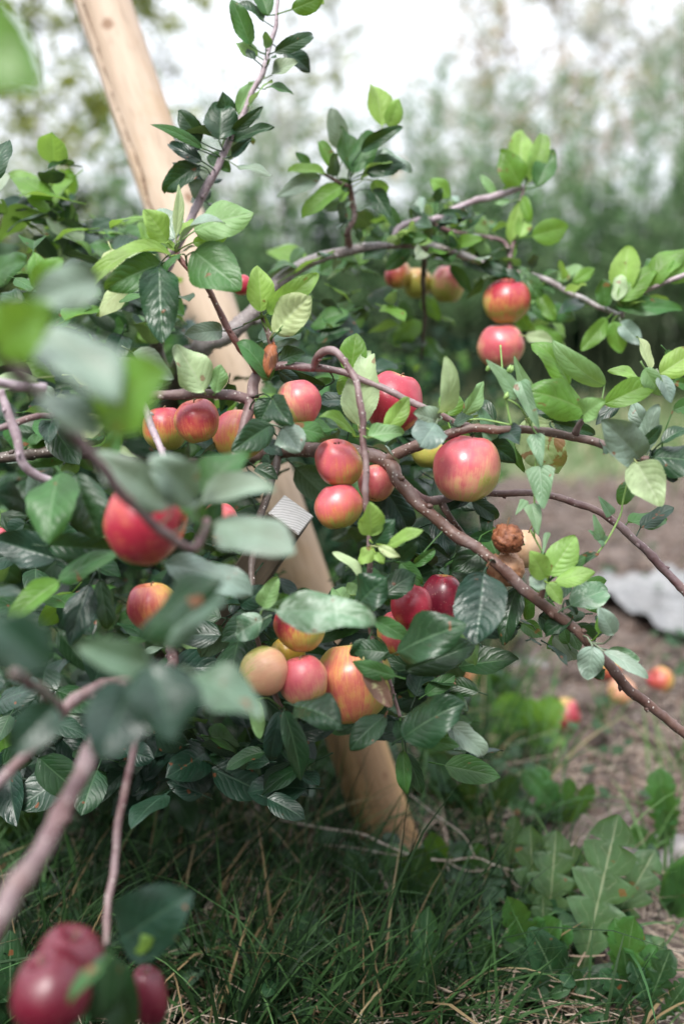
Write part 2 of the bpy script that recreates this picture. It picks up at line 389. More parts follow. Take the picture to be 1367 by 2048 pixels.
def leaf_geo(mb, B, T, nrm, wr, curl=0.6, fold=0.25, wave=0.05, twist=0.0, seed=0, n=14, m=8, prof=prof_apple, teeth=22, rnd=None, tip=0.0, quilt=0.02):
    rs = random.Random(seed * 7919 + 13)
    ax = T - B; L = ax.length; Y = ax / L
    Z = (nrm - Y * nrm.dot(Y)).normalized(); X = Y.cross(Z)
    ph = rs.uniform(0, 6.28); ph2 = rs.uniform(0, 6.28)
    ys = [0.0]; zs = [0.0]; an = []
    for i in range(n + 1):
        t = i / n; an.append(curl * (0.5 - t) - tip * max(0, t - 0.6) ** 2 * 6)
    for i in range(n):
        a = 0.5 * (an[i] + an[i + 1]); ys.append(ys[-1] + math.cos(a)); zs.append(zs[-1] + math.sin(a))
    ch = math.hypot(ys[-1], zs[-1]); rot = math.atan2(zs[-1], ys[-1]); s = L / ch
    W = L * wr; vs = []; uv = []
    for i in range(n + 1):
        t = i / n
        cy = (ys[i] * math.cos(-rot) - zs[i] * math.sin(-rot)) * s
        cz = (ys[i] * math.sin(-rot) + zs[i] * math.cos(-rot)) * s
        a = an[i] - rot
        Nn = Z * math.cos(a) - Y * math.sin(a)
        tw = twist * (t - 0.3); Xt = X * math.cos(tw) + Nn * math.sin(tw); Nt = Nn * math.cos(tw) - X * math.sin(tw)
        h = W * 0.5 * prof(t)
        if teeth: h *= 1 + 0.075 * (((t * teeth) % 1.0) - 0.5)
        h *= 1 + 0.06 * math.sin(5 * t + ph2)
        c = B + Y * cy + Z * cz
        for j in range(m + 1):
            q = -1 + 2 * j / m; aq = abs(q)
            hh = h * (1 + 0.05 * math.sin(ph + 3 * t) * (1 if q > 0 else -1))
            x = hh * q * math.cos(fold * aq)
            z = hh * aq * math.sin(fold) - 0.30 * hh * aq ** 3 * (0.5 + 0.5 * math.sin(ph))
            z += wave * W * math.sin(9 * t + ph + (1.3 if q > 0 else 0)) * q * q
            z += quilt * W * math.sin(t * (38 + 14 * math.sin(seed)) - aq * 12 + ph) * (1 - aq) * min(1, aq * 4)
            vs.append(c + Xt * x + Nt * z); uv.append((j / m, t))
    k = m + 1
    fs = [(i * k + j, i * k + j + 1, (i + 1) * k + j + 1, (i + 1) * k + j) for i in range(n) for j in range(m)]
    r = rs.random() if rnd is None else rnd
    mb.add(vs, fs, uv, r)

# ------------------------------------------------------------------ apple tree: branches
tree_base = G(318, 1500)
TREE = empty('apple_tree', tree_base)
tag(TREE, 'low spreading apple tree with long bare-barked branches and serrated leaves', 'apple tree')
# (points (px,py,depth), radii in mm, bark)
BR = [
 ([(318,1500,1.78),(322,1300,1.68),(330,1100,1.56),(338,930,1.46),(352,800,1.38),(385,715,1.30)], (34,30,25,19), 'k', 'trunk'),
 ([(352,800,1.38),(400,700,1.28),(445,672,1.27),(500,632,1.28),(555,565,1.30),(610,528,1.31),(700,500,1.32),(790,489,1.33),(870,495,1.34),(940,515,1.36),(1000,540,1.37),(1060,550,1.36),(1130,580,1.34),(1200,615,1.32),(1245,632,1.3)], (13,12,9,6.5,5.5,4.6,4,3), 'g', 'branch'),
 ([(1240,630,1.3),(1275,590,1.29),(1330,565,1.27),(1390,540,1.26)], (3.5,3), 'l', 'branch'),
 ([(338,930,1.46),(430,930,1.30),(560,902,1.16),(680,900,1.07),(770,922,1.02),(800,970,1.0),(850,1020,.995),(900,1060,.99),(960,1100,.985),(1020,1152,.98),(1080,1205,.98),(1130,1245,.985),(1180,1287,.99),(1215,1325,1.0),(1250,1372,1.01),(1300,1412,1.02),(1345,1450,1.03),(1400,1492,1.04)], (11,9,7.5,6.6,6.2,5.8,5.6,5.4,5.2,5,4.6), 'd', 'branch'),
 ([(770,922,1.02),(800,906,1.01),(850,885,1.0),(900,868,1.0),(960,857,.995),(1040,860,.99),(1110,866,.99),(1170,880,.99),(1230,901,.985),(1290,918,.98),(1400,935,.97)], (6.5,5.4,4.6,4.2,3.9,3.6), 'd', 'branch'),
 ([(505,795,.99),(508,765,.995),(522,738,1.0),(555,733,1.0),(620,736,1.0),(690,746,1.0),(760,775,.995),(830,804,.99),(880,831,.99),(915,850,.995),(940,852,1.0)], (6,5,4.2,3.6,3.2,3.2,3), 'm', 'branch'),
 ([(626,738,1.0),(634,712,.985),(652,700,.975),(675,708,.965),(697,733,.96),(714,762,.955),(721,810,.95),(726,870,.95),(731,940,.95),(731,1000,.95),(738,1080,.955),(738,1150,.96),(740,1210,.965),(743,1262,.97),(762,1330,.98),(785,1380,.985),(800,1435,.99)], (4.2,3.8,3.4,3.3,3.1,2.8,2.4,2.0,1.6), 'm', 'branch'),
 ([(820,985,1.0),(850,1000,1.01),(885,1000,1.03),(920,988,1.05),(975,984,1.06),(1040,986,1.06),(1110,994,1.06),(1180,1016,1.055),(1250,1062,1.05),(1310,1122,1.045),(1390,1205,1.04)], (5.5,5,4,3.8,3.6,3.8,4.2,4.6), 'm', 'branch'),
 ([(880,1000,1.03),(895,1028,1.03),(912,1052,1.04),(935,1085,1.05)], (4.5,3,2.5), 'd', 'branch'),
 ([(285,795,.96),(330,790,.97),(400,788,.98),(450,790,.985),(488,797,.99),(500,806,.99),(490,850,.98),(472,905,.97),(455,940,.96)], (4.6,5,5.2,5.8,5.4,5), 'm', 'branch'),
 ([(285,797,.96),(296,835,.955),(312,880,.95),(326,915,.945),(345,960,.94)], (3.6,3.2), 'l', 'branch'),
 ([(352,505,.985),(382,540,.985),(412,572,.985),(440,622,.985),(468,682,.985),(500,722,.99),(515,745,.995)], (2.6,2.7,3.1,3.6,4), 'r', 'branch'),
 ([(548,733,1.0),(548,705,1.0),(540,672,1.0),(528,650,1.0),(521,625,.995)], (4.6,4.2,3.6,2,1.2), 'd', 'branch'),
 ([(300,640,1.24),(330,545,1.22),(362,475,1.2),(400,400,1.19),(440,322,1.18),(480,240,1.18),(520,150,1.18),(545,72,1.18),(556,0,1.18),(564,-60,1.18)], (6,6,5.6,5,4,3.4,2.8,2,1.6), 'l', 'branch'),
 ([(352,800,1.38),(320,720,1.32),(300,640,1.24)], (11,7), 'g', 'branch'),
 ([(700,500,1.32),(694,465,1.31),(706,435,1.31),(703,400,1.31),(697,368,1.3)], (5.5,3.5,3.5,4.5), 'd', 'branch'),
 ([(697,375,1.3),(668,358,1.3),(640,345,1.29)], (3,2), 'd', 'branch'),
 ([(786,490,1.33),(798,455,1.34),(830,440,1.35),(870,440,1.36),(930,408,1.37),(1000,388,1.38),(1045,374,1.38)], (4.6,4,4.6,4.6), 'l', 'branch'),
 ([(858,442,1.36),(900,462,1.37),(980,474,1.38),(1012,492,1.38),(1018,540,1.37)], (3.6,2.8), 'm', 'branch'),
 ([(1018,545,1.37),(1022,500,1.38),(1035,440,1.38),(1045,374,1.38)], (3,2.2), 'm', 'branch'),
 ([(848,495,1.34),(846,560,1.4),(848,640,1.45),(842,720,1.5)], (4,3,1.6), 'k', 'branch'),
 ([(-60,640,.50),(-10,700,.53),(50,765,.56),(130,850,.60),(200,930,.63),(260,1002,.66),(330,1066,.69),(386,1096,.71),(404,1066,.72),(412,1040,.73)], (3.2,3.4,3.6,3.6,3.4,3.2,3), 'm', 'branch'),
 ([(-60,764,.80),(0,768,.82),(60,774,.84),(92,776,.85)], (4.2,4), 'l', 'branch'),
 ([(-60,878,.90),(0,857,.92),(70,835,.95),(120,828,1.0)], (3.2,3), 'm', 'branch'),
 ([(0,780,.88),(15,828,.88),(32,868,.88),(44,922,.88),(78,950,.89),(122,970,.9)], (3.4,4,4,3.6), 'l', 'branch'),
 ([(-80,925,1.12),(0,917,1.13),(70,905,1.14),(160,905,1.17),(260,915,1.3),(338,930,1.46)], (6,6,7,9), 'k', 'branch'),
 ([(-60,1950,.50),(20,1795,.56),(90,1690,.61),(150,1570,.66),(176,1510,.69),(200,1440,.74),(250,1370,.80)], (5.6,6,5.8,5.6,5), 'm', 'branch'),
 ([(290,1360,.84),(284,1440,.82),(262,1520,.81),(236,1640,.80),(228,1740,.79),(212,1830,.77),(216,1895,.76)], (3.4,3.2,2.8,3), 'm', 'branch'),
 ([(-60,1620,.68),(0,1562,.70),(60,1500,.72),(115,1440,.74),(160,1392,.77),(215,1366,.80),(290,1360,.84),(345,1325,.95),(330,1250,1.2),(322,1180,1.6)], (3.5,4,4.5,5,5,6), 'm', 'branch'),
 ([(28,1348,.60),(80,1375,.65),(130,1425,.72)], (3,4), 'm', 'branch'),
 ([(1080,1203,.98),(1086,1180,.975),(1092,1165,.97)], (3,2), 'd', 'branch'),
 ([(1150,868,.99),(1158,850,.985),(1170,835,.98)], (3.6,3,2.4), 'm', 'branch'),
 ([(505,1190,1.0),(515,1280,.99),(548,1385,.98),(570,1425,.97)], (3,2.6,3,2), 'd', 'branch'),
 ([(560,902,1.16),(530,1000,1.1),(505,1100,1.03),(505,1190,1.0)], (5,4,3), 'k', 'branch'),
]
BSAMP = []; bi = 0
for pts, rad, bk, nm in BR:
    bi += 1
    pp = [P(*q) for q in pts]
    if nm == 'trunk': pp[0] = tree_base - Vector((0, 0, 0.05))
    smp = spline(pp, [r * 0.001 for r in rad], 0.004 if nm == 'branch' else 0.012)
    # slight natural kinks and buds
    s2 = []
    for i, (p, r) in enumerate(smp):
        a = 0.0024 if 0 < i < len(smp) - 1 else 0
        off = Vector((noise.noise(p * 38), noise.noise(p * 38 + Vector((9, 0, 0))), noise.noise(p * 38 + Vector((0, 9, 0))))) * a
        s2.append((p + off, r))
    BSAMP += [(p, r) for p, r in s2[::2]]
    mb = MB(); tube(mb, s2, 10, 0.16, bi)
    rs = random.Random(bi)
    for i in range(4, len(s2) - 3, 9):           # buds and spur scars
        if rs.random() < 0.6:
            p, r = s2[i]; t = (s2[i + 1][0] - s2[i - 1][0]).normalized()
            side = t.orthogonal().normalized(); side = Matrix.Rotation(rs.uniform(0, 6.28), 3, t) @ side
            q0 = p + side * r * 0.7; q1 = q0 + (side * 0.8 + t * 0.8).normalized() * rs.uniform(0.6, 1.1) * r * 1.3
            tube(mb, [(q0, r * 0.55), (q0.lerp(q1, .5), r * 0.5), (q1, r * 0.12)], 6, 0.1, i)
    mb.build(nm, BK[bk], TREE)
BARR = np.array([p[:] for p, r in BSAMP])

# ------------------------------------------------------------------ apple tree: leaves seen one by one
# bx,by,tx,ty, depth, depth change to the tip, width ratio, roll deg, curl, kind
LV = [
 # top-left spray in focus
 (334,482,288,418,.975,-.01,.78,10,.4,'Y'),(352,470,358,368,.97,0,.26,25,.3,'P'),(350,478,325,418,.99,.01,.7,-10,.3,'G'),
 (388,462,508,425,.975,-.01,.62,-12,.5,'L'),(362,482,450,448,.965,-.02,.48,-48,.9,'G'),(388,503,482,580,.96,-.02,.72,10,.5,'M'),
 (342,512,192,592,.97,-.03,.30,35,1.9,'Y'),(325,526,214,578,.965,-.02,.62,-8,.6,'M'),(318,530,326,690,.955,-.02,.45,8,.5,'D'),
 (366,508,335,556,.96,-.02,.5,50,1.4,'M'),(352,500,306,474,.98,0,.4,20,.4,'Y'),(385,485,455,474,.985,0,.42,20,.4,'V'),(362,470,386,440,.985,.01,.5,-20,.4,'Y'),
 # second spray
 (522,622,514,530,.99,-.01,.72,10,.5,'Y'),(534,628,632,548,.995,-.01,.42,20,.6,'Y'),(548,664,622,592,.985,-.01,.76,-5,.4,'P'),(556,664,606,652,.98,0,.55,30,.5,'M'),
 (540,668,518,628,1.0,.01,.35,20,.4,'Y'),(540,760,474,688,.975,-.02,.55,20,.8,'M'),(548,688,534,756,.97,-.01,.58,25,1.1,'B'),(408,782,352,688,.965,-.01,.80,5,.3,'P'),
 (430,785,442,728,.97,0,.66,20,.4,'L'),(542,798,516,850,.965,0,.86,-10,.4,'D'),(546,796,588,852,.95,-.02,.5,30,.7,'D'),(542,850,462,902,.95,-.01,.6,-15,.5,'D'),
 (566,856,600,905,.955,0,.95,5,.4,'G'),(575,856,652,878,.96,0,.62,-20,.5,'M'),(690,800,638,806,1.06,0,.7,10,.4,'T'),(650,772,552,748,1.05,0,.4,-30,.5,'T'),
 (700,748,712,666,1.01,0,.75,5,.4,'V'),(702,745,676,790,1.02,0,.7,0,.4,'V'),(716,852,742,708,1.012,0,.52,0,.4,'P'),(706,874,636,834,.965,-.02,.42,35,1.2,'V'),
 (770,862,818,794,.955,-.01,.5,15,.5,'Y'),(734,876,806,868,.945,-.01,.66,-25,.6,'L'),(530,888,565,912,.99,0,.6,0,.4,'T'),(558,742,600,770,1.03,0,.5,0,.4,'T'),
 (510,935,555,960,.99,.0,.7,0,.4,'D'),(560,880,540,920,1.0,.0,.5,0,.4,'D'),
 # centre right
 (874,842,826,828,.965,-.01,.75,-10,.5,'G'),(872,846,838,894,.955,-.01,.85,0,.4,'G'),(877,828,888,712,.97,-.03,.32,35,1.5,'P'),(893,832,908,776,1.03,0,.8,15,.4,'V'),
 (925,832,966,762,.985,0,.45,40,.8,'L'),(908,852,946,832,.965,0,.55,-30,.6,'D'),(945,868,1032,926,1.03,0,.5,0,.5,'D'),(940,868,1000,918,1.04,0,.5,20,.5,'T'),
 # right spray
 (1168,822,1046,782,.975,-.01,.55,-5,.9,'V'),(1138,770,1060,688,.985,-.02,.58,25,.9,'V'),(1208,770,1104,680,.985,-.03,.34,-35,1.1,'L'),(1208,808,1300,768,.975,0,.5,15,.9,'V'),
 (1165,830,1208,802,.96,-.01,.85,5,.4,'L'),(1300,738,1272,672,.985,-.01,.40,25,.5,'P'),(1318,748,1395,702,.98,0,.62,10,.4,'Y'),(1288,735,1322,786,.97,-.01,.62,25,.8,'L'),
 (1278,758,1214,742,1.0,0,.45,30,1.0,'Y'),(1318,750,1342,806,.965,0,.62,-20,.5,'G'),(1345,762,1405,776,.975,0,.45,20,.5,'M'),(1050,838,1116,948,1.03,0,.78,8,.4,'S'),
 (1020,850,1048,945,1.05,0,.4,30,.4,'M'),(1150,832,1060,808,1.02,.02,.5,-15,.4,'D'),(1100,845,1190,870,1.03,0,.4,0,.4,'D'),(1278,916,1200,840,.96,-.02,.55,-12,.5,'G'),
 (1272,924,1320,1012,.95,-.02,.76,8,.4,'P'),(1272,960,1240,1010,.99,0,.7,15,.4,'M'),(1305,915,1410,935,.955,0,.66,-15,.5,'D'),(1290,905,1318,812,.985,0,.5,-25,.6,'G'),
 (1285,890,1322,850,.96,0,.5,30,.6,'D'),(1322,885,1375,860,.95,-.01,.55,-20,.6,'D'),(1300,872,1262,802,1.0,0,.5,-20,.6,'G'),(1300,900,1350,960,.97,0,.5,10,.4,'T'),(1240,800,1190,850,1.04,0,.4,10,.4,'T'),
 (1330,700,1367,740,1.1,0,.4,10,.4,'M'),(1345,820,1400,800,.97,0,.5,0,.5,'M'),
 # centre
 (742,1068,738,1004,.935,-.01,.78,5,.4,'Y'),(748,1088,788,1038,.94,0,.68,10,.4,'D'),(776,1092,846,1060,.93,-.01,.45,-15,.5,'Y'),(748,1102,716,1122,.935,0,.85,0,.4,'Y'),
 (750,1106,768,1128,.93,0,.8,0,.4,'Y'),(796,1120,834,1082,.94,0,.6,20,.5,'D'),(758,1094,800,1114,.93,0,.4,20,.6,'P'),(724,1154,664,1106,.95,-.01,.40,30,.7,'P'),
 (712,1212,774,1156,.935,-.01,.85,0,.4,'D'),(764,1192,832,1150,.955,0,.62,-5,.6,'D'),(800,1125,842,1168,.975,0,.6,10,.4,'M'),(828,1130,868,1098,.985,0,.5,20,.5,'M'),
 (748,1240,814,1280,.93,-.01,.6,-5,.5,'M'),(794,1306,934,1250,.92,-.02,.60,-10,.5,'D'),(812,1340,950,1292,.95,0,.45,10,.5,'D'),(930,1250,948,1330,.97,0,.5,20,.4,'L'),
 (966,1146,952,1292,.94,-.02,.70,-5,.4,'T'),(1034,1172,1006,1292,1.03,0,.46,20,.5,'D'),(998,1078,908,1142,1.02,0,.68,-10,.5,'D'),(772,982,812,1064,1.05,0,.7,0,.4,'T'),
 (760,985,742,1040,1.06,0,.8,0,.4,'T'),(985,1060,1050,1090,1.0,0,.5,0,.4,'M'),(940,1000,990,1040,1.02,0,.55,-10,.5,'D'),(975,1010,968,1072,1.03,0,.5,0,.4,'D'),
 (868,1040,900,1110,1.07,0,.6,0,.4,'T'),(830,1060,850,1140,1.07,0,.7,0,.4,'T'),(900,1120,860,1090,1.06,0,.7,0,.4,'T'),(700,1190,712,1170,.97,0,1.1,0,.4,'L'),(690,1205,668,1180,.98,0,.9,0,.4,'L'),
 # young right tuft
 (1098,1150,1150,1072,.955,-.01,.64,8,.4,'Y'),(1090,1156,1058,1102,.95,-.01,.56,-8,.4,'Y'),(1110,1164,1190,1144,.945,-.01,.48,-10,.4,'Y'),(1094,1166,1122,1206,.94,-.01,.62,5,.4,'Y'),
 (1088,1178,1060,1152,.95,0,.98,0,.4,'G'),(1098,1145,1082,1102,.965,0,.5,10,.4,'M'),(1110,1152,1170,1112,.965,0,.55,10,.4,'M'),(1150,1128,1198,1108,.975,0,.5,-10,.5,'D'),
 (1140,1212,1214,1182,.97,0,.72,-10,.5,'X'),(1226,1268,1196,1214,.96,0,.66,-10,.5,'G'),(1145,1235,1090,1272,.985,0,.6,10,.6,'D'),(1078,1232,1120,1262,1.0,0,.8,10,.5,'D'),
 (1150,1250,1190,1282,.99,0,.7,10,.5,'D'),(1196,1268,1208,1222,.975,0,.6,30,.6,'V'),(1184,1292,1176,1358,.96,-.01,.88,5,.4,'G'),(1205,1302,1294,1358,.965,-.01,.32,-20,.4,'G'),
 (1215,1300,1278,1322,.98,0,.55,15,.5,'X'),(1195,1340,1205,1360,.98,0,.9,20,.5,'D'),(1130,1200,1150,1230,1.0,0,.6,0,.4,'D'),(1080,1200,1110,1225,.99,0,.6,0,.4,'M'),(1105,1270,1150,1320,1.06,0,.5,0,.4,'G'),
 # lower centre
 (556,1222,748,1252,.86,-.02,.44,-12,.6,'X'),(526,1216,556,1154,.93,0,.66,0,.4,'L'),(532,1216,580,1192,.94,0,.6,-10,.5,'M'),(528,1238,468,1272,.93,0,.72,0,.4,'X'),
 (588,1412,684,1458,.91,-.01,.72,-20,.7,'D'),(512,1400,520,1476,.93,0,.45,15,.5,'L'),(568,1420,602,1562,.94,0,.34,-15,.5,'D'),(770,1432,700,1502,.95,0,.62,10,.5,'D'),
 (776,1305,714,1300,.93,0,.72,0,.5,'D'),(790,1352,704,1324,.915,0,.40,-25,.6,'M'),(735,1280,700,1312,.94,0,.66,0,.4,'D'),(728,1338,782,1412,.925,-.01,.46,10,.7,'R'),
 (808,1474,932,1408,.935,-.02,.66,-10,.5,'D'),(830,1480,918,1492,.96,0,.42,10,.5,'M'),(902,1452,966,1512,.97,0,.62,-15,.5,'G'),(805,1480,792,1440,.95,0,.85,0,.4,'D'),
 (806,1500,812,1590,.97,0,.35,10,.5,'M'),(812,1505,840,1585,.98,0,.3,-10,.4,'D'),(560,1422,545,1520,.96,0,.4,10,.5,'T'),(480,1210,540,1175,.98,0,.6,10,.5,'T'),
 (600,1440,570,1500,1.0,0,.5,0,.5,'T'),(850,1390,910,1350,1.05,0,.5,0,.4,'M'),
 # out-of-focus leaves close to the lens
 (78,668,240,806,.545,-.02,.66,-15,.4,'G'),(195,556,66,612,.62,-.02,.60,-15,.5,'G'),(-10,700,98,608,.53,-.02,.80,20,.4,'V'),(196,832,334,732,.56,-.02,.66,15,.4,'V'),
 (80,790,200,880,.56,0,.5,-15,.4,'G'),(345,1012,178,905,.68,-.02,.50,-15,.5,'G'),(392,998,296,912,.70,-.02,.66,-15,.5,'G'),(398,1012,550,984,.71,-.02,.5,-20,.6,'G'),
 (395,985,500,912,.73,0,.62,-12,.5,'M'),(432,1048,590,1106,.70,-.02,.56,-15,.5,'G'),(405,1045,340,985,.73,0,.6,0,.5,'M'),(285,1278,448,1158,.66,-.02,.40,-15,.4,'D'),
 (318,1292,456,1196,.69,0,.5,-20,.5,'G'),(302,1336,152,1292,.62,-.02,.5,-15,.5,'G'),(268,1368,200,1518,.60,-.02,.72,-5,.4,'T'),(300,1328,348,1484,.60,-.02,.86,0,.4,'T'),
 (388,1348,520,1440,.64,-.02,.62,-15,.5,'G'),(112,1414,26,1504,.62,0,.78,-10,.4,'T'),(94,1332,-24,1236,.50,0,.74,-10,.5,'T'),(118,1162,16,1244,.86,-.02,.46,15,.5,'V'),
 (-120,30,84,188,.46,-.02,.58,12,.3,'V'),(330,1128,504,1192,.84,0,.48,-20,.6,'G'),(238,1884,390,1782,.74,-.02,.6,0,.4,'T'),(120,944,100,1088,.85,-.02,.62,25,.5,'M'),
 (150,950,200,1080,.86,0,.66,15,.5,'D'),(112,1118,-6,1080,.9,0,.62,-15,.5,'T'),(98,1092,242,1100,.88,0,.5,15,.5,'D'),(118,1162,244,1102,.86,0,.42,-20,.6,'M'),(180,1170,140,1292,.9,0,.5,0,.5,'T'),
 (200,1160,215,1260,.92,0,.4,0,.5,'D'),(-20,565,56,524,.86,-.02,.5,-20,.6,'M'),(72,572,124,516,.9,-.01,.62,10,.5,'V'),(90,590,66,505,.93,0,.62,10,.5,'V'),(48,604,0,590,.95,0,.6,10,.5,'D'),
 (205,925,238,860,.80,0,.6,0,.4,'M'),(400,1080,440,1000,.78,0,.5,0,.4,'D'),(212,1915,256,2055,.68,0,.62,5,.4,'D'),(215,1905,196,2040,.64,0,.5,-20,.4,'D'),(290,1905,282,1870,.72,0,.6,0,.4,'Y'),(208,1925,140,2010,.6,0,.4,30,.6,'M'),
 # upper shoot
 (402,284,356,222,1.17,-.01,.62,5,.4,'D'),(438,280,442,208,1.16,0,.78,5,.4,'D'),(456,252,446,182,1.18,0,.62,15,.4,'D'),(476,226,502,168,1.18,0,.5,10,.4,'L'),(462,268,526,212,1.17,0,.3,20,.5,'D'),
 (468,282,548,252,1.17,0,.36,-20,.6,'D'),(462,312,502,276,1.17,0,.4,10,.4,'T'),(474,332,544,352,1.17,0,.4,-35,.6,'G'),(404,322,338,288,1.16,0,.36,-10,.5,'T'),(400,330,332,384,1.17,0,.66,10,.5,'D'),
 (400,338,392,400,1.19,0,.66,-10,.5,'G'),(404,296,300,248,1.16,-.02,.22,10,.9,'M'),(500,90,462,-4,1.17,0,.5,5,.4,'M'),(508,118,494,96,1.17,0,.7,0,.4,'D'),(536,30,516,-16,1.18,0,.6,10,.4,'M'),(548,104,624,70,1.17,0,.34,15,.8,'D'),(584,18,652,-8,1.17,0,.55,10,.4,'V'),
 (-20,360,18,280,1.1,0,.6,0,.4,'D'),(480,250,520,225,1.19,0,.5,0,.4,'G'),(400,300,345,262,1.18,0,.5,0,.4,'T'),(420,310,460,345,1.2,0,.6,0,.4,'M'),
 # sprays on the far limb
 (700,345,684,250,1.29,0,.56,0,.4,'M'),(706,348,752,268,1.28,0,.5,0,.4,'M'),(732,345,806,328,1.28,0,.56,0,.4,'D'),(720,302,802,254,1.27,0,.34,0,.6,'D'),(690,300,664,216,1.31,0,.55,0,.5,'G'),(762,252,742,172,1.3,0,.7,0,.4,'Y'),
 (778,254,798,196,1.3,0,.66,0,.4,'Y'),(650,346,576,344,1.28,0,.4,0,.5,'Y'),(642,350,552,394,1.28,0,.4,0,.5,'G'),(664,338,636,284,1.29,0,.5,0,.4,'V'),(682,372,606,436,1.28,0,.5,0,.4,'V'),(702,402,646,420,1.29,0,.4,0,.5,'G'),
 (742,378,782,436,1.3,0,.5,0,.4,'D'),(700,360,660,400,1.3,0,.6,0,.4,'M'),(740,310,820,345,1.29,0,.5,0,.4,'G'),(745,360,770,400,1.3,0,.8,0,.4,'Y'),(1040,372,1000,304,1.37,0,.72,0,.4,'V'),(1034,362,1042,258,1.38,0,.5,0,.4,'Y'),(1058,362,1084,268,1.38,0,.46,0,.4,'Y'),
 (1074,372,1104,300,1.37,0,.5,0,.4,'M'),(1046,392,1062,444,1.37,0,.5,0,.4,'V'),(1062,472,1138,452,1.35,0,.58,0,.4,'V'),(1040,474,1052,418,1.37,0,.5,0,.4,'Y'),(1018,484,1040,402,1.38,0,.35,0,.4,'Y'),(1012,552,956,530,1.34,0,.55,0,.4,'D'),
 (1040,542,1084,604,1.36,0,.5,0,.4,'M'),(936,432,876,430,1.34,0,.34,0,.4,'D'),(942,428,872,458,1.35,0,.36,0,.4,'T'),(1040,562,986,542,1.34,0,.5,0,.4,'D'),(1228,612,1364,620,1.29,0,.34,0,.4,'M'),(1238,602,1312,538,1.28,0,.5,0,.4,'V'),
 (1250,592,1256,492,1.29,0,.62,0,.4,'Y'),(1290,572,1372,498,1.28,0,.55,0,.4,'V'),(1328,562,1402,508,1.27,0,.5,0,.4,'V'),(1214,636,1160,702,1.3,0,.45,0,.4,'V'),(1224,642,1242,704,1.29,0,.62,0,.4,'V'),(1240,642,1284,686,1.29,0,.55,0,.4,'G'),
 (1210,612,1204,556,1.3,0,.7,0,.4,'M'),(1234,602,1244,548,1.28,0,.6,0,.4,'P'),(1060,612,1152,640,1.35,0,.45,0,.4,'M'),(1070,652,1124,692,1.36,0,.5,0,.4,'V'),(1050,672,1106,684,1.34,0,.6,0,.4,'P'),(1080,590,1110,640,1.35,0,.6,0,.4,'V'),
 (870,402,884,376,1.35,0,.7,0,.4,'D'),(900,530,940,590,1.4,0,.4,0,.4,'M'),(845,590,880,640,1.45,0,.6,0,.4,'V'),(842,640,790,690,1.48,0,.6,0,.4,'V'),(845,680,890,730,1.5,0,.6,0,.4,'M'),(820,500,770,540,1.36,0,.5,0,.4,'M'),(920,500,960,470,1.36,0,.5,0,.4,'G'),
 (1020,610,1060,660,1.38,0,.5,0,.4,'V'),(950,470,975,520,1.37,0,.5,0,.4,'L'),(800,455,770,410,1.34,0,.5,0,.4,'M'),(830,440,845,395,1.36,0,.5,0,.4,'G'),(990,390,960,350,1.38,0,.4,0,.4,'L'),
]
def nearest_branch(p, lim):
    d = np.linalg.norm(BARR - np.array(p[:]), axis=1); i = int(d.argmin())
    return Vector(BARR[i]) if d[i] < lim else None
def petiole(mb, B, T, nrm, L, seed):
    nb = nearest_branch(B, 0.055)
    Y = (T - B).normalized(); Z = (nrm - Y * nrm.dot(Y)).normalized()
    if nb is None or (nb - B).length < 0.002: nb = B - Y * L * 0.22 - Z * L * 0.05
    midp = (nb + B) / 2 - Y * 0.15 * (nb - B).length + Z * 0.1 * (nb - B).length
    tube(mb, spline([nb, midp, B, B + Y * L * 0.02], [0.0011, 0.0008, 0.0008, 0.0007], 0.006), 6, 0, 0, 0.9)
rsz = random.Random(21)
sized = []
for i, L in enumerate(LV):
    sz = math.hypot(L[2] - L[0], L[3] - L[1]); sz *= sz * L[6]
    cx, cy = (L[0] + L[2]) / 2, (L[1] + L[3]) / 2
    if not (0 < cx < 1367 and 0 < cy < 2048): sz *= 0.4
    sized.append((sz, i))
big = set(i for _, i in sorted(sized, reverse=True)[:98])
FOL = {k: MB() for k in LM}
for i, (bx, by, tx, ty, d, dd, wr, roll, curl, kd) in enumerate(LV):
    B = P(bx, by, d); T = P(tx, ty, d + dd + rsz.uniform(-.018, .018))
    nrm = (CP - (B + T) / 2).normalized()
    nrm = (nrm + Vector((0, 0, 0.35 if d > .8 else 0.5))).normalized()
    Y = (T - B).normalized()
    if roll == 0: roll = rsz.uniform(-28, 28)
    nrm = Matrix.Rotation(R(roll), 3, Y) @ nrm
    if kd == 'G' and d < .78 and by > 1200: kd = 'g'  # low near leaves take the shaded copy
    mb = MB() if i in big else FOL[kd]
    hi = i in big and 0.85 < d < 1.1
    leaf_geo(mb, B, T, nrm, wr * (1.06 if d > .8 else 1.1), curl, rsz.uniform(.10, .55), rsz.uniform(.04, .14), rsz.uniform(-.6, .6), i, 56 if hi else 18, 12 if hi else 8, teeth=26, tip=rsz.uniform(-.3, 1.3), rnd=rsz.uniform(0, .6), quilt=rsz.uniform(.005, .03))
    petiole(mb, B, T, nrm, (T - B).length, i)
    if i in big: 
        mb.build('leaf', LM[kd], TREE)

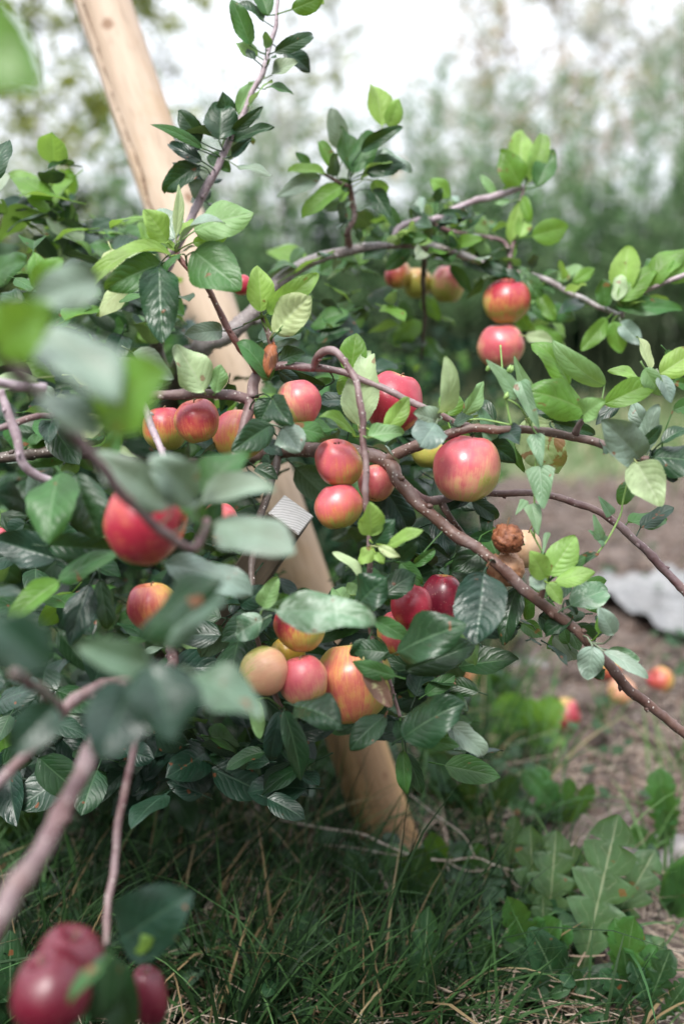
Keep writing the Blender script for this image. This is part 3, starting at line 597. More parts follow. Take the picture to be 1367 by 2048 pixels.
# inner foliage behind and between the branches
KEEP = [(395,560,510,760,1.62),(560,940,660,1190,1.62),(640,1470,810,1780,1.62),(150,0,400,440,1.62),(545,985,620,1090,1.2)]
APX = []     # filled below with apples so leaves do not cover them
APPLES = [
 # px,py,r px,depth, stem dir deg (screen, 90 = up), tilt to camera, squash, ground, mid, red, blush(screen x,y,toward), cover, label
 (933,937,66,1.0,82,.0,1.04,YG,PE,PK,(-.5,.72,.45),.92,'large pink and yellow-green apple hanging under the forked right branch'),
 (677,925,47,.995,-84,-.45,1.0,YG,OR,PK,(-.45,.6,.6),.85,'upper of two round pink apples stacked left of the thin upright twig'),
 (676,1013,47,.995,95,.0,.97,YG,OR,PK,(-.3,.75,.5),.84,'lower of two round pink apples stacked left of the thin upright twig'),
 (752,966,36,1.03,80,-.1,1.0,YE,PE,PK,(-.3,.1,.9),.72,'small salmon-pink apple just right of the thin upright twig'),
 (597,806,45,1.0,100,-.1,1.0,YG,PE,PK,(.7,.5,.5),.92,'pink apple with a green left cheek below the twig fork'),
 (786,804,60,1.08,75,.2,1.0,YE,PK,RD,(.2,.1,1),.95,'big glossy crimson and pink apple behind the pale leaf and crossing twig'),
 (394,842,44,1.01,100,.2,.98,YG,OR,RD,(.0,.45,.8),.75,'red apple hanging directly below the grey horizontal twig'),
 (330,858,45,1.11,95,.1,1.0,YG,OR,RD,(-.1,.9,.3),.80,'shaded red and green apple half hidden left of the red one'),
 (478,870,52,1.10,85,.1,1.0,YE,OR,PK,(-.5,.7,.4),.50,'yellow-orange apple behind the knotty downward branch'),
 (855,905,33,1.10,90,.1,.95,YG,YE,OR,(0,.5,.2),.10,'green apple hiding behind the big pink one'),
 (292,1040,92,.80,170,-.1,.85,YE,OR,RD,(.1,.2,.9),.95,'large blurred red apple showing its hollow eye behind the foreground twig'),
 (306,1216,52,.95,95,.1,1.0,YE,OR,RD,(-.7,.2,.5),.62,'red and yellow striped apple half covered by a dark leaf'),
 (600,1250,53,.97,90,.2,1.0,YG,YE,RD,(-.6,.6,.5),.85,'yellow apple with a red shoulder under the long mottled leaf'),
 (527,1342,48,.95,20,-.3,1.0,YG,(.68,.47,.25),PE,(.55,-.2,.6),.8,'pale yellow and peach apple at the left of the low cluster'),
 (606,1362,48,.96,100,.1,1.05,YE,PE,PK,(-.3,.5,.7),.80,'rosy apple in the middle of the low cluster'),
 (704,1366,77,1.01,95,-.2,1.04,YG,(0.60,0.27,0.10),(0.50,0.10,0.09),(-.35,.05,.9),.42,'largest orange-red apple of the low cluster beside the blotched leaf'),
 (576,1306,34,1.04,90,.1,1.0,YE,(.66,.42,.05),OR,(0,.5,.5),.15,'bright yellow sliver of apple between the low cluster'),
 (822,1212,42,1.0,80,-.2,1.05,OR,RD,RD,(0,.4,.9),1.0,'shiny deep red apple in front of its darker neighbour'),
 (882,1206,44,1.05,85,.1,1.35,YE,RD,CR,(-.3,.2,.9),.9,'tall dark crimson apple beside the large deep green leaf'),
 (796,1266,42,1.03,95,.1,1.0,YE,PK,PK,(.3,.5,.6),.85,'light pink apple peeping from under the broad dark leaves'),
 (1013,602,48,1.36,90,.4,.9,YG,OR,RD,(0,.7,.6),.75,'blurred red apple, upper of the far right pair'),
 (1000,692,46,1.37,95,.3,.95,YE,PE,PK,(-.2,.2,.7),.8,'blurred peach apple, lower of the far right pair'),
 (895,568,34,1.5,90,.2,1.1,YG,PE,PK,(.2,.7,.4),.70,'faint pink apple hanging under the far arching limb'),
 (795,550,26,1.5,90,.2,1.0,YE,OR,RD,(-.7,.4,.4),.75,'small blurred red apple left below the far arching limb'),
 (834,566,30,1.52,90,.2,1.0,YG,YE,OR,(0,.6,.4),.35,'blurred yellow apple between two red ones under the far limb'),
 (142,1922,68,.66,80,.2,.98,RD,CR,CR,(-.1,.5,.8),1.5,'dark red blurred apple near the bottom left corner, upper one'),
 (104,1984,76,.63,110,.1,1.0,RD,CR,CR,(-.1,.3,.9),1.5,'dark red blurred apple cut by the bottom left picture edge'),
 (298,1992,37,.75,100,.1,1.6,RD,CR,CR,(.3,.2,.9),1.5,'narrow crimson apple right of the bottom left pair'),
 (484,570,20,1.2,90,.1,1.0,OR,RD,RD,(0,.5,.5),1.0,'small red apple glimpsed beside the leaning pole'),
 (440,1042,37,1.0,90,.1,1.0,YE,PE,PK,(0,.5,.6),.75,'salmon apple glimpsed between the blurred blue-green leaves'),
 (-4,1072,18,1.0,90,.1,1.0,YE,PK,PK,(0,.5,.6),.9,'pink apple cut by the left picture edge'),
]
def in_apple(x, y, d):
    for a in APPLES:
        if d < a[3] + 0.03 and math.hypot(x - a[0], y - a[1]) < a[2] * 1.15: return True
    return False
rf = random.Random(5)
def filler(n, x0, x1, y0, y1, d0, d1, kinds, s0=.035, s1=.075):
    c = 0; tries = 0
    while c < n and tries < n * 20:
        tries += 1
        x = rf.uniform(x0, x1); y = rf.uniform(y0, y1); d = rf.uniform(d0, d1)
        if in_apple(x, y, d): continue
        if any(a <= x <= c2 and b <= y <= e and d < dm for a, b, c2, e, dm in KEEP): continue
        B = P(x, y, d)
        if B.z < 0.04: continue
        az = rf.uniform(0, 6.28); el = rf.uniform(-.9, .5)
        D = Vector((math.cos(az) * math.cos(el), math.sin(az) * math.cos(el), math.sin(el)))
        L = rf.uniform(s0, s1); T = B + D * L
        tx, ty, td = proj(T)
        if in_apple(tx, ty, td) or any(a <= tx <= c2 and b <= ty <= e and td < dm for a, b, c2, e, dm in KEEP): continue
        nrm = Vector((rf.uniform(-.6, .6), rf.uniform(-1.0, .3), rf.uniform(.3, 1))).normalized()
        kd = rf.choice(kinds)
        leaf_geo(FOL[kd], B, T, nrm, rf.uniform(.5, .72), rf.uniform(.1, .9), rf.uniform(.1, .45), .06, rf.uniform(-.4, .4), c * 3 + 1, 8, 6, teeth=0)
        Yd = D; tube(FOL[kd], [(B - Yd * L * .3 - nrm * .003, .0009), (B, .0008)], 5, 0, 0, 0.9)
        c += 1
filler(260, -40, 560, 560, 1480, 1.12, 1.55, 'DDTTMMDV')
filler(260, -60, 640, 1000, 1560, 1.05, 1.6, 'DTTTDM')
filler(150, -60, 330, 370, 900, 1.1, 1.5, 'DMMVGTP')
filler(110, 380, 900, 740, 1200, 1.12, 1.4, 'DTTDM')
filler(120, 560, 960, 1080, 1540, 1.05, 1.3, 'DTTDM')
filler(45, 60, 300, 330, 480, 1.25, 1.45, 'DMVVT')
filler(60, 440, 800, 520, 740, 1.28, 1.5, 'DMVT')
filler(50, 700, 1000, 440, 560, 1.36, 1.5, 'MVDL', .03, .06)
filler(16, 1020, 1120, 520, 700, 1.36, 1.48, 'MVL', .03, .06)
filler(25, -20, 300, 1500, 1560, 1.0, 1.5, 'TD')
filler(150, -40, 650, 1430, 1600, 1.0, 1.5, 'TTDTD')
filler(20, 430, 620, 1180, 1400, .98, 1.05, 'TDD')
filler(22, 1000, 1200, 1150, 1300, 1.02, 1.1, 'DTM', .02, .035)
rb = random.Random(77)
for k_ in range(520):
    p, rr_b = BSAMP[rb.randrange(len(BSAMP))]
    x, y, d = proj(p)
    if d < .95 or rr_b > .009 or not (-60 < x < 1420): continue
    far = d > 1.15
    if not far and rb.random() < .72: continue
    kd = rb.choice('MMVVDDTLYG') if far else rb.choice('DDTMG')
    az = rb.uniform(0, 6.28); D = Vector((math.cos(az), math.sin(az), rb.uniform(-.7, .9))).normalized()
    B = p + D * rb.uniform(.008, .02) + (Vector((0, .02, 0)) if not far else Vector((0, 0, 0))); L_ = rb.uniform(.022, .05); T = B + D * L_
    tx, ty, td = proj(T)
    if in_apple(tx, ty, td) or in_apple(x, y, d): continue
    nrm = Vector((rb.uniform(-.6, .6), rb.uniform(-1, .2), rb.uniform(.2, 1))).normalized()
    leaf_geo(FOL[kd], B, T, nrm, rb.uniform(.45, .7), rb.uniform(.2, 1.1), rb.uniform(.1, .5), .08, rb.uniform(-.5, .5), k_ * 5 + 2, 12, 6, teeth=0)
    tube(FOL[kd], [(p, .0008), (B, .0007)], 5, 0, 0, 0.9)
mats = list(LM.values()); allf = MB()
for mi, kd in enumerate(LM):
    f = FOL[kd]
    if not f.v: continue
    o = len(allf.v); allf.v += f.v; allf.uv += f.uv; allf.r += f.r
    allf.f += [tuple(i + o for i in q) for q in f.f]; allf.mi += [mi] * len(f.f)
fo = allf.build('foliage', mats, TREE); tag(fo, kind='stuff')

# ------------------------------------------------------------------ apples
stem_mat = simple_mat('apple_stalk', (0.12, 0.07, 0.035), (0.2, 0.13, 0.07), 200)
calyx_mat = simple_mat('apple_calyx', (0.045, 0.03, 0.02), (0.12, 0.09, 0.05), 300)
def apple_mesh(mb, Rr, squash, seed, wrinkle=0.0):
    rs = random.Random(seed); nu, nv = 48, 30; vs = []; fs = []
    ph = rs.uniform(0, 6.28); l5 = rs.uniform(.012, .03); nar = rs.uniform(.05, .12); off = Vector((rs.uniform(0, 99), rs.uniform(0, 99), 0))
    for i in range(nv + 1):
        th = math.pi * i / nv
        for j in range(nu):
            p = 2 * math.pi * j / nu
            rho = math.sin(th) ** 1.0 * (1 - nar * (th / math.pi) ** 1.5)
            rho *= 1 + l5 * math.cos(5 * p + ph) * (th / math.pi) ** 2 * 1.4 + .018 * math.cos(2 * p + ph)
            z = 0.99 * math.cos(th)
            z -= .36 * math.exp(-(th / .25) ** 2); z += .24 * math.exp(-((math.pi - th) / .22) ** 2)
            z += l5 * 2.8 * math.cos(p + ph) * math.sin(th)
            q = Vector((rho * math.cos(p), rho * math.sin(p), z))
            g = 1 + .065 * noise.noise(q * 1.3 + off)
            if wrinkle:
                a = noise.noise(q * 2.1 + off); b = noise.noise(q * 4.6 + off)
                g += -wrinkle * (1 - min(1, abs(a) * 5)) + wrinkle * .7 * b - wrinkle * .5 * (1 - min(1, abs(b) * 4))
            q = q * g * Rr; q.z *= squash
            vs.append(q)
    for i in range(nv):
        for j in range(nu):
            k = (j + 1) % nu; fs.append((i * nu + j, (i + 1) * nu + j, (i + 1) * nu + k, i * nu + k))
    mb.add(vs, fs)
def put_apple(idx, C, Rr, ang, tilt, squash, mat, label, cat='apple', group=None, stalk=True, wrinkle=0, name='apple', stalklen=1.0):
    a = R(ang)
    up = (RGT * math.cos(a) + UPV * math.sin(a) - FWD * tilt).normalized()
    q = Vector((0, 0, 1)).rotation_difference(up)
    root = empty(name, C); root.rotation_mode = 'QUATERNION'; root.rotation_quaternion = q
    tag(root, label, cat, group)
    mb = MB(); apple_mesh(mb, Rr, squash, idx, wrinkle)
    ob = mb.build('skin', mat, None); ob.parent = root
    if stalk:
        mb = MB(); zt = Rr * (.55 * squash)
        tube(mb, spline([Vector((0, 0, zt - Rr * .02)), Vector((.0008, 0, zt + Rr * .35)), Vector((.003, .001, zt + Rr * (.72 * stalklen)))], [.0010, .0008, .0011], .004), 7, .1, idx)
        o = mb.build('stalk', stem_mat, None); o.parent = root
    mb = MB(); zb = -Rr * .68 * squash
    for j in range(5):
        t = j * 1.2566 + idx; d = Vector((math.cos(t), math.sin(t), 0)); s = Vector((-d.y, d.x, 0))
        b0 = Vector((0, 0, zb)) + d * Rr * .04
        mb.add([b0 - s * Rr * .05, b0 + s * Rr * .05, b0 + d * Rr * .09 + Vector((0, 0, -Rr * .16)) + s * Rr * .02, b0 + d * Rr * .03 + Vector((0, 0, -Rr * .22))], [(0, 1, 2, 3)])
    mb.add([(math.cos(j * 1.0472) * Rr * .07, math.sin(j * 1.0472) * Rr * .07, zb - Rr * .01) for j in range(6)], [tuple(range(6))])
    o = mb.build('calyx', calyx_mat, None); o.parent = root
    return root, q
for i, (px, py, r, d, ang, tilt, sq, g, mi_, rd, bl, cov, lab) in enumerate(APPLES):
    C = P(px, py, d); Rr = r / FPX * d * 1.05
    a = R(ang); up = (RGT * math.cos(a) + UPV * math.sin(a) - FWD * tilt).normalized()
    q = Vector((0, 0, 1)).rotation_difference(up)
    bw = (RGT * bl[0] + UPV * bl[1] - FWD * bl[2]).normalized(); bloc = q.inverted() @ bw
    m = apple_mat('apple_skin_%d' % i, g, mi_, rd, tuple(bloc), cov)
    put_apple(i, C, Rr, ang, tilt, sq, m, lab, group='apples on the tree', stalklen=.55)
rot1 = simple_mat('mummified_skin', (0.17, 0.052, 0.022), (0.30, 0.115, 0.052), 120, .5, .8, .003, (0.09, 0.025, 0.012))
rot2 = simple_mat('rotten_skin', (0.36, 0.17, 0.09), (0.48, 0.26, 0.15), 60, .45, .4, .002, (0.28, 0.12, 0.06))
rot3 = simple_mat('soft_brown_skin', (0.52, 0.33, 0.20), (0.60, 0.42, 0.28), 40, .45, .2, .002)
put_apple(61, P(1015, 1077, .985), 33 / FPX, 95, .1, .98, rot1, 'shrivelled dark brown apple, topmost of the rotten bunch', group='rotten apples on the tree', wrinkle=.12, name='rotten_apple')
put_apple(62, P(1010, 1137, 1.01), 39 / FPX * 1.01, 100, .2, 1.0, rot2, 'wrinkled tan apple behind the diagonal branch below the dark brown one', group='rotten apples on the tree', wrinkle=.07, name='rotten_apple')
put_apple(63, P(1048, 1098, 1.04), 37 / FPX * 1.04, 80, .2, 1.1, rot3, 'smooth pale tan rotting apple at the back of the brown bunch', group='rotten apples on the tree', wrinkle=.015, name='rotten_apple')
FALL = [(1320,1358,29,YE,OR,RD,(-.8,.1,.4),.62,'red and yellow fallen apple, farthest right on the soil'),
 (1242,1384,31,YE,PE,PE,(0,.5,.5),.6,'pale peach fallen apple on the soil under the thin branch'),
 (1214,1340,30,YG,OR,RD,(0,-.8,.5),.6,'yellow fallen apple with red underside behind the rounded leaf'),
 (1128,1432,36,YE,PK,RD,(.6,-.3,.5),.7,'red fallen apple by the green weeds at the edge of the soil'),
 (925,1352,34,YE,OR,OR,(0,.5,.5),.6,'orange fallen apple glimpsed among weeds below the big leaves')]
for i, (px, py, r, g, mi_, rd, bl, cov, lab) in enumerate(FALL):
    C = G(px, py, 0.028); dd = proj(C)[2]; Rr = r / FPX * dd * .95
    C = G(px, py, Rr * .85)
    C.z = gz(C.x, C.y) + Rr * .82
    ang = [150, 60, 110, 20, 80][i]; a = R(ang); up = (RGT * math.cos(a) + UPV * math.sin(a) - FWD * .4).normalized()
    q = Vector((0, 0, 1)).rotation_difference(up)
    bw = (RGT * bl[0] + UPV * bl[1] - FWD * bl[2]).normalized()
    m = apple_mat('fallen_skin_%d' % i, g, mi_, rd, tuple(q.inverted() @ bw), cov)
    put_apple(80 + i, C, Rr, ang, .4, .95, m, lab, group='fallen apples on the ground', name='fallen_apple', stalklen=.6)

# ------------------------------------------------------------------ leaning round pole
def wood_mat(name, c1, c2, stain, knot=None, scale=(9, 9, 1.1)):
    m, t, b = new_mat(name); k = N(t)
    oc = k.n('ShaderNodeTexCoord').outputs['Object']
    mp = k.n('ShaderNodeMapping'); mp.inputs['Scale'].default_value = scale; k.l(oc, mp.inputs[0])
    n1 = k.noise(mp.outputs[0], 3.0, 5, 0.6, 0.3); n2 = k.noise(mp.outputs[0], 22, 4, 0.6)
    c = k.mix(k.ramp(n1, 0.3, 0.7), c1, c2)
    c = k.mix(k.math('MULTIPLY', k.ramp(n2, 0.5, 0.72), 0.4), c, tuple(x * .55 for x in c1))
    c = k.mix(k.math('MULTIPLY', k.ramp(k.noise(oc, 7, 4, 0.6), 0.52, 0.7), 0.5), c, stain)
    if knot:
        pz = k.n('ShaderNodeSeparateXYZ'); k.l(oc, pz.inputs[0])
        lowf = k.math('ADD', k.ramp(pz.outputs[2], .75, .05), k.math('MULTIPLY', k.math('SUBTRACT', n1, .5), .8), True)
        c = k.mix(k.math('MULTIPLY', lowf, .8), c, (0.42, 0.235, 0.075))
        dk = k.math('MULTIPLY', k.ramp(k.noise(mp.outputs[0], 1.4, 4), .48, .62), k.ramp(pz.outputs[2], 1.0, .2))
        c = k.mix(k.math('MULTIPLY', dk, .6), c, (0.17, 0.095, 0.055))
        for kp, kr in knot:
            d = k.n('ShaderNodeVectorMath', operation='DISTANCE'); k.l(oc, d.inputs[0]); d.inputs[1].default_value = kp
            dn = k.math('ADD', d.outputs['Value'], k.math('MULTIPLY', k.noise(oc, 60, 3), kr * .8))
            c = k.mix(k.math('MULTIPLY', k.ramp(dn, kr * 1.5, kr * .7), .85), c, (0.20, 0.10, 0.045))
    k.l(c, b.inputs['Base Color']); b.inputs['Roughness'].default_value = 0.65
    k.bump(k.math('ADD', n2, n1), 0.5, 0.002, b)
    return m
pole_bot = G(792, 1718); pole_top = P(150, -160, 1.60)
PL = (pole_top - pole_bot).length; pax = (pole_top - pole_bot).normalized()
pq = Vector((0, 0, 1)).rotation_difference(pax)
def to_pole(px, py, d):
    return pq.inverted() @ (P(px, py, d) - pole_bot)
def pole_surf(px, py):     # local point on the near face of the pole under a pixel
    best = None
    for d in np.linspace(1.4, 1.7, 300):
        l = to_pole(px, py, float(d))
        if math.hypot(l.x, l.y) <= .0445: return l
        if best is None or math.hypot(l.x, l.y) < math.hypot(best.x, best.y): best = l
    return best
kn1 = pole_surf(215, 45); kn2 = pole_surf(378, 395); kn3 = pole_surf(770, 1550)
pm = wood_mat('peeled_pole_wood', (0.43, 0.315, 0.225), (0.59, 0.47, 0.37), (0.42, 0.27, 0.14), [(tuple(kn1), .013), (tuple(kn2), .011), (tuple(kn3), .008)])
crk = [pole_surf(*q) for q in ((162, 0), (182, 60), (204, 130), (226, 200), (256, 280), (284, 350), (298, 410), (330, 480))]
crz = [q.z for q in crk][::-1]; cra = list(np.unwrap([math.atan2(q.y, q.x) for q in crk]))[::-1]
mb = MB(); vs = []; fs = []; nu = 200; nv = 160; crack = set()
for i in range(nv + 1):
    z = -.12 + (PL + .12) * i / nv
    for j in range(nu):
        p = 2 * math.pi * j / nu
        rr = .0445 * (1 + .02 * noise.noise(Vector((math.cos(p) * 1.2, math.sin(p) * 1.2, z * 5))) + .012 * noise.noise(Vector((math.cos(p) * 4, math.sin(p) * 4, z * 9))))
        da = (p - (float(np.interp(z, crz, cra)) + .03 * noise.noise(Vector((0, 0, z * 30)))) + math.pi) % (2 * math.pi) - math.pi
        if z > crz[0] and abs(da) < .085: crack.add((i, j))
        if z > crz[0]: rr -= .013 * max(0, 1 - abs(da) / .11) * min(1, (z - crz[0]) * 5)
        vs.append(Vector((rr * math.cos(p), rr * math.sin(p), z)))
for i in range(nv):
    for j in range(nu):
        k = (j + 1) % nu; fs.append((i * nu + j, i * nu + k, (i + 1) * nu + k, (i + 1) * nu + j))
fs.append(tuple(nv * nu + j for j in range(nu)))
mb.add(vs, fs)
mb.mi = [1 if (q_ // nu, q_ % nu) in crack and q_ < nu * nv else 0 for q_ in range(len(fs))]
pole = mb.build('wooden_pole', [pm, simple_mat('crack_shade_wood', (0.10, 0.06, 0.035), (0.26, 0.17, 0.11), 60, .9, .4, .002)], None); pole.location = pole_bot; pole.rotation_mode = 'QUATERNION'; pole.rotation_quaternion = pq  # groove faces coloured darker, standing in for the crack's shade
tag(pole, 'thick round peeled wooden pole leaning behind the apple branches', 'pole')

# ------------------------------------------------------------------ square stake with grey sawn end
m, t, b = new_mat('weathered_stake'); k = N(t)
oc = k.n('ShaderNodeTexCoord').outputs['Object']
mp = k.n('ShaderNodeMapping'); mp.inputs['Scale'].default_value = (45, 45, 5); k.l(oc, mp.inputs[0])
g = k.noise(mp.outputs[0], 2, 5, .65)
side = k.mix(k.ramp(g, .35, .65), (0.085, 0.064, 0.044), (0.13, 0.10, 0.068))
wv = k.n('ShaderNodeTexWave'); wv.wave_type = 'RINGS'; wv.rings_direction = 'Z'; wv.inputs['Scale'].default_value = 80; wv.inputs['Distortion'].default_value = 3.0; wv.inputs['Detail'].default_value = 2
mp2 = k.n('ShaderNodeMapping'); mp2.inputs['Location'].default_value = (.05, .03, 0); mp2.inputs['Scale'].default_value = (1, 1, 0.02); k.l(oc, mp2.inputs[0]); k.l(mp2.outputs[0], wv.inputs['Vector'])
endc = k.mix(k.ramp(wv.outputs[1], .05, .5), (0.40, 0.39, 0.38), (0.60, 0.59, 0.58))
endc = k.mix(k.math('MULTIPLY', k.ramp(k.noise(oc, 120, 4), .5, .7), .25), endc, (0.30, 0.28, 0.26))
sz_ = k.n('ShaderNodeSeparateXYZ'); tcn = k.n('ShaderNodeTexCoord'); k.l(tcn.outputs['Normal'], sz_.inputs[0])
c = k.mix(k.ramp(sz_.outputs[2], .6, .8), side, endc); k.l(c, b.inputs['Base Color']); b.inputs['Roughness'].default_value = .85
k.bump(g, .3, .0006, b)
st_top = P(582, 1030, 1.10); st_bot = G(165, 1665)
sax = (st_top - st_bot).normalized(); SL = (st_top - st_bot).length
sq_ = sax.to_track_quat('Z', 'Y')
mb = MB(); vs = []; fs = []; hw = .0205; bv = .0018
ring = []
for sx, sy in ((1, 1), (-1, 1), (-1, -1), (1, -1)):
    for t_ in range(3):
        a0 = math.atan2(sy, sx) + (t_ - 1) * math.pi / 4
        ring.append(Vector((sx * (hw - bv) + math.cos(a0) * bv, sy * (hw - bv) + math.sin(a0) * bv, 0)))
rr_ = len(ring); nz_ = 60
for i in range(nz_ + 1):
    z = -.1 + (SL + .1) * i / nz_
    for q in ring:
        f = 1 + .03 * noise.noise(Vector((q.x * 60, q.y * 60, z * 12)))
        vs.append(Vector((q.x * f, q.y * f, z)))
for i in range(nz_):
    for j in range(rr_):
        kk = (j + 1) % rr_; fs.append((i * rr_ + j, i * rr_ + kk, (i + 1) * rr_ + kk, (i + 1) * rr_ + j))
o0 = nz_ * rr_
vs += [Vector((q.x * .93, q.y * .93, SL + .0014)) for q in ring]
for j in range(rr_):
    kk = (j + 1) % rr_; fs.append((o0 + j, o0 + kk, o0 + rr_ + kk, o0 + rr_ + j))
fs.append(tuple(o0 + rr_ + j for j in range(rr_)))
mb.add(vs, fs)
stake = mb.build('wooden_stake', m, None, smooth=False); stake.location = st_bot
stake.rotation_mode = 'QUATERNION'; stake.rotation_quaternion = sq_ @ Matrix.Rotation(R(28), 3, 'Z').to_quaternion()
tag(stake, 'square weathered stake with grey sawn end slanting out of the leaves', 'stake')

# ------------------------------------------------------------------ bindweed
bw0 = P(1072, 880, .97)
BW = empty('bindweed', bw0); tag(BW, 'blue-green bindweed with arrow-shaped leaves twining round the right branch', 'climbing plant')
vine_mat = simple_mat('vine_green', (0.14, 0.26, 0.06), (0.24, 0.38, 0.11), 60, .5, .1)
for pts in [[(1068,1075,.965),(1068,1000,.96),(1070,930,.96),(1078,880,.955),(1062,850,.96),(1060,800,.965),(1012,745,.96)],
            [(1012,745,.96),(1010,790,.955),(1022,850,.955)],[(1060,852,.962),(1040,815,.955),(1014,798,.95)],
            [(1195,1105,.985),(1215,1078,.985),(1240,1030,.985),(1245,1002,.985),(1262,930,.98)],[(1195,1105,.985),(1160,1128,.98),(1120,1130,.975),(1090,1112,.97),(1060,1060,.965)],
            [(1022,850,.96),(960,838,.965),(930,842,.97)],[(1000,690,.97),(1004,740,.965),(1010,800,.96)]]:
    mb = MB(); tube(mb, spline([P(*q) for q in pts], .0009, .004), 6, .05, 3); mb.build('stem', vine_mat, BW)
for i, (bx, by, tx, ty, d, wr, roll) in enumerate([(1035,792,972,718,.955,.5,20),(1062,800,1028,712,.98,.45,-20),(1040,762,1078,858,.95,.4,15),(1070,868,1082,935,.955,.55,0),(1078,932,1086,1018,.95,.75,5),
        (1062,1008,1076,1072,.96,.55,-10),(1200,1078,1186,1028,.98,.5,10),(1050,1000,1030,1030,.97,.5,0),(985,880,950,800,1.0,.5,20),(1095,1065,1085,1110,.965,.3,20),(1222,1030,1195,992,.98,.5,0),(1210,1085,1175,1060,.985,.5,0)]):
    B = P(bx, by, d); T = P(tx, ty, d - .008); nr = Matrix.Rotation(R(roll), 3, (T - B).normalized()) @ ((CP - B).normalized() + Vector((0, 0, .3)))
    mb = MB(); leaf_geo(mb, B, T, nr, wr * 1.15, .4, .25, .05, .1, i + 400, 18, 8, prof=prof_arrow, teeth=0)
    mb.build('leaf', LM['W'], BW)
for (x, y) in [(1014,744),(1008,798),(972,742),(1018,745)]:
    mb = MB(); c0 = P(x, y, .95)
    tube(mb, spline([c0, c0 + Vector((.002, 0, .003)), c0 + Vector((.003, 0, .007))], [.0012, .0026, .0004], .0012), 8, 0, 0); mb.build('bud', vine_mat, BW)

# ------------------------------------------------------------------ grass, straw and ground cover
grass_m = blade_mat('grass_blade', (0.003, 0.012, 0.004), (0.065, 0.145, 0.045), (0.26, 0.19, 0.10), .94)
lawn_m = blade_mat('far_grass_blade', (0.09, 0.17, 0.055), (0.20, 0.28, 0.12), (0.42, 0.37, 0.24), .72)
straw_m = blade_mat('straw', (0.27, 0.19, 0.14), (0.55, 0.47, 0.38), (0.16, 0.09, 0.06), .86, .1)
def blade(mb, B, D, L, W, bend, rs, segs=5, yawn=None):
    side = Vector((-D.y, D.x, 0)); side = side.normalized() if side.length > 1e-4 else Vector((1, 0, 0))
    side = Matrix.Rotation(rs.uniform(-1.2, 1.2), 3, 'Z') @ side
    vs = []; p = B.copy(); d = D.normalized(); out = Vector((d.x, d.y, 0)); out = out.normalized() if out.length > 1e-3 else Vector((1, 0, 0))
    r = rs.random()
    for i in range(segs + 1):
        t = i / segs; w_ = W * (1 - t) ** .6 * (.75 + .5 * min(1, t * 3)) if i < segs else W * .06
        vs += [p - side * w_ * .5, p + side * w_ * .5]
        d = (d + (out * .55 + Vector((0, 0, -1))) * bend * (t + .25) / segs).normalized()
        p = p + d * (L / segs)
        if p.z < .004: p.z = .004
    mb.add(vs, [(2 * i, 2 * i + 1, 2 * i + 3, 2 * i + 2) for i in range(segs)], None, r)
rg = random.Random(11)
gm = MB(); gm2 = MB(); n = 0
while n < 11000:
    y = .95 + 2.9 * rg.random() ** 1.5; x = rg.uniform(-.42 * y - .15, .42 * y + .15)
    s = soil_f(x, y)
    if rg.random() < s * .97: continue
    if s > .3 and y > 2.0 and rg.random() < .6: continue
    if noise.noise(Vector((x * 7, y * 7, 1))) < -.12: continue
    edge = 1 - .5 * s
    L = rg.uniform(.06, .24) * edge * (1.15 if x < .1 else .9)
    if rg.random() < .06: L *= 1.5
    az = rg.uniform(0, 6.28) if rg.random() < .6 else rg.gauss(.3, .8); ln = rg.uniform(.05, .8)
    D = Vector((math.cos(az) * ln, math.sin(az) * ln, 1))
    blade(gm, Vector((x, y, gz(x, y) - .004)), D, L, rg.uniform(.0016, .0030) if rg.random() < .6 else rg.uniform(.003, .0075), rg.uniform(.2, 2.2), rg)
    n += 1
tag(gm.build('grass', grass_m), 'tangled dark green grass round the foot of the pole', 'grass', kind='stuff')
for k_ in range(300):
    y = .98 + 1.2 * rg.random() ** 1.2; x = rg.uniform(-.42 * y - .1, .42 * y + .05)
    if rg.random() < soil_f(x, y) * .8: continue
    az = rg.gauss(.6, 1.2); ln = rg.uniform(.2, 1.1)
    blade(gm2, Vector((x, y, gz(x, y) - .004)), Vector((math.cos(az) * ln, math.sin(az) * ln, 1)), rg.uniform(.14, .30), rg.uniform(.0028, .0055), rg.uniform(.8, 3.0), rg, 9)
tag(gm2.build('long_grass', blade_mat('long_blade', (0.035, 0.10, 0.03), (0.13, 0.25, 0.09), (0.34, 0.27, 0.15), .88)), 'long bright arching grass blades over the dark turf', 'grass', kind='stuff')
lm = MB(); n = 0
while n < 9000:
    y = rg.uniform(3.0, 8.0); x = rg.uniform(-.45 * y, .45 * y)
    if rg.random() < soil_f(x, y) * .93: continue
    az = rg.uniform(0, 6.28); ln = rg.uniform(.05, .7)
    blade(lm, Vector((x, y, gz(x, y) - .004)), Vector((math.cos(az) * ln, math.sin(az) * ln, 1)), rg.uniform(.06, .2), rg.uniform(.006, .012), rg.uniform(.2, 1.6), rg, 3)
    n += 1
tag(lm.build('grass', lawn_m), 'pale rough grass beyond the dug soil', 'grass', kind='stuff')
sm = MB(); n = 0
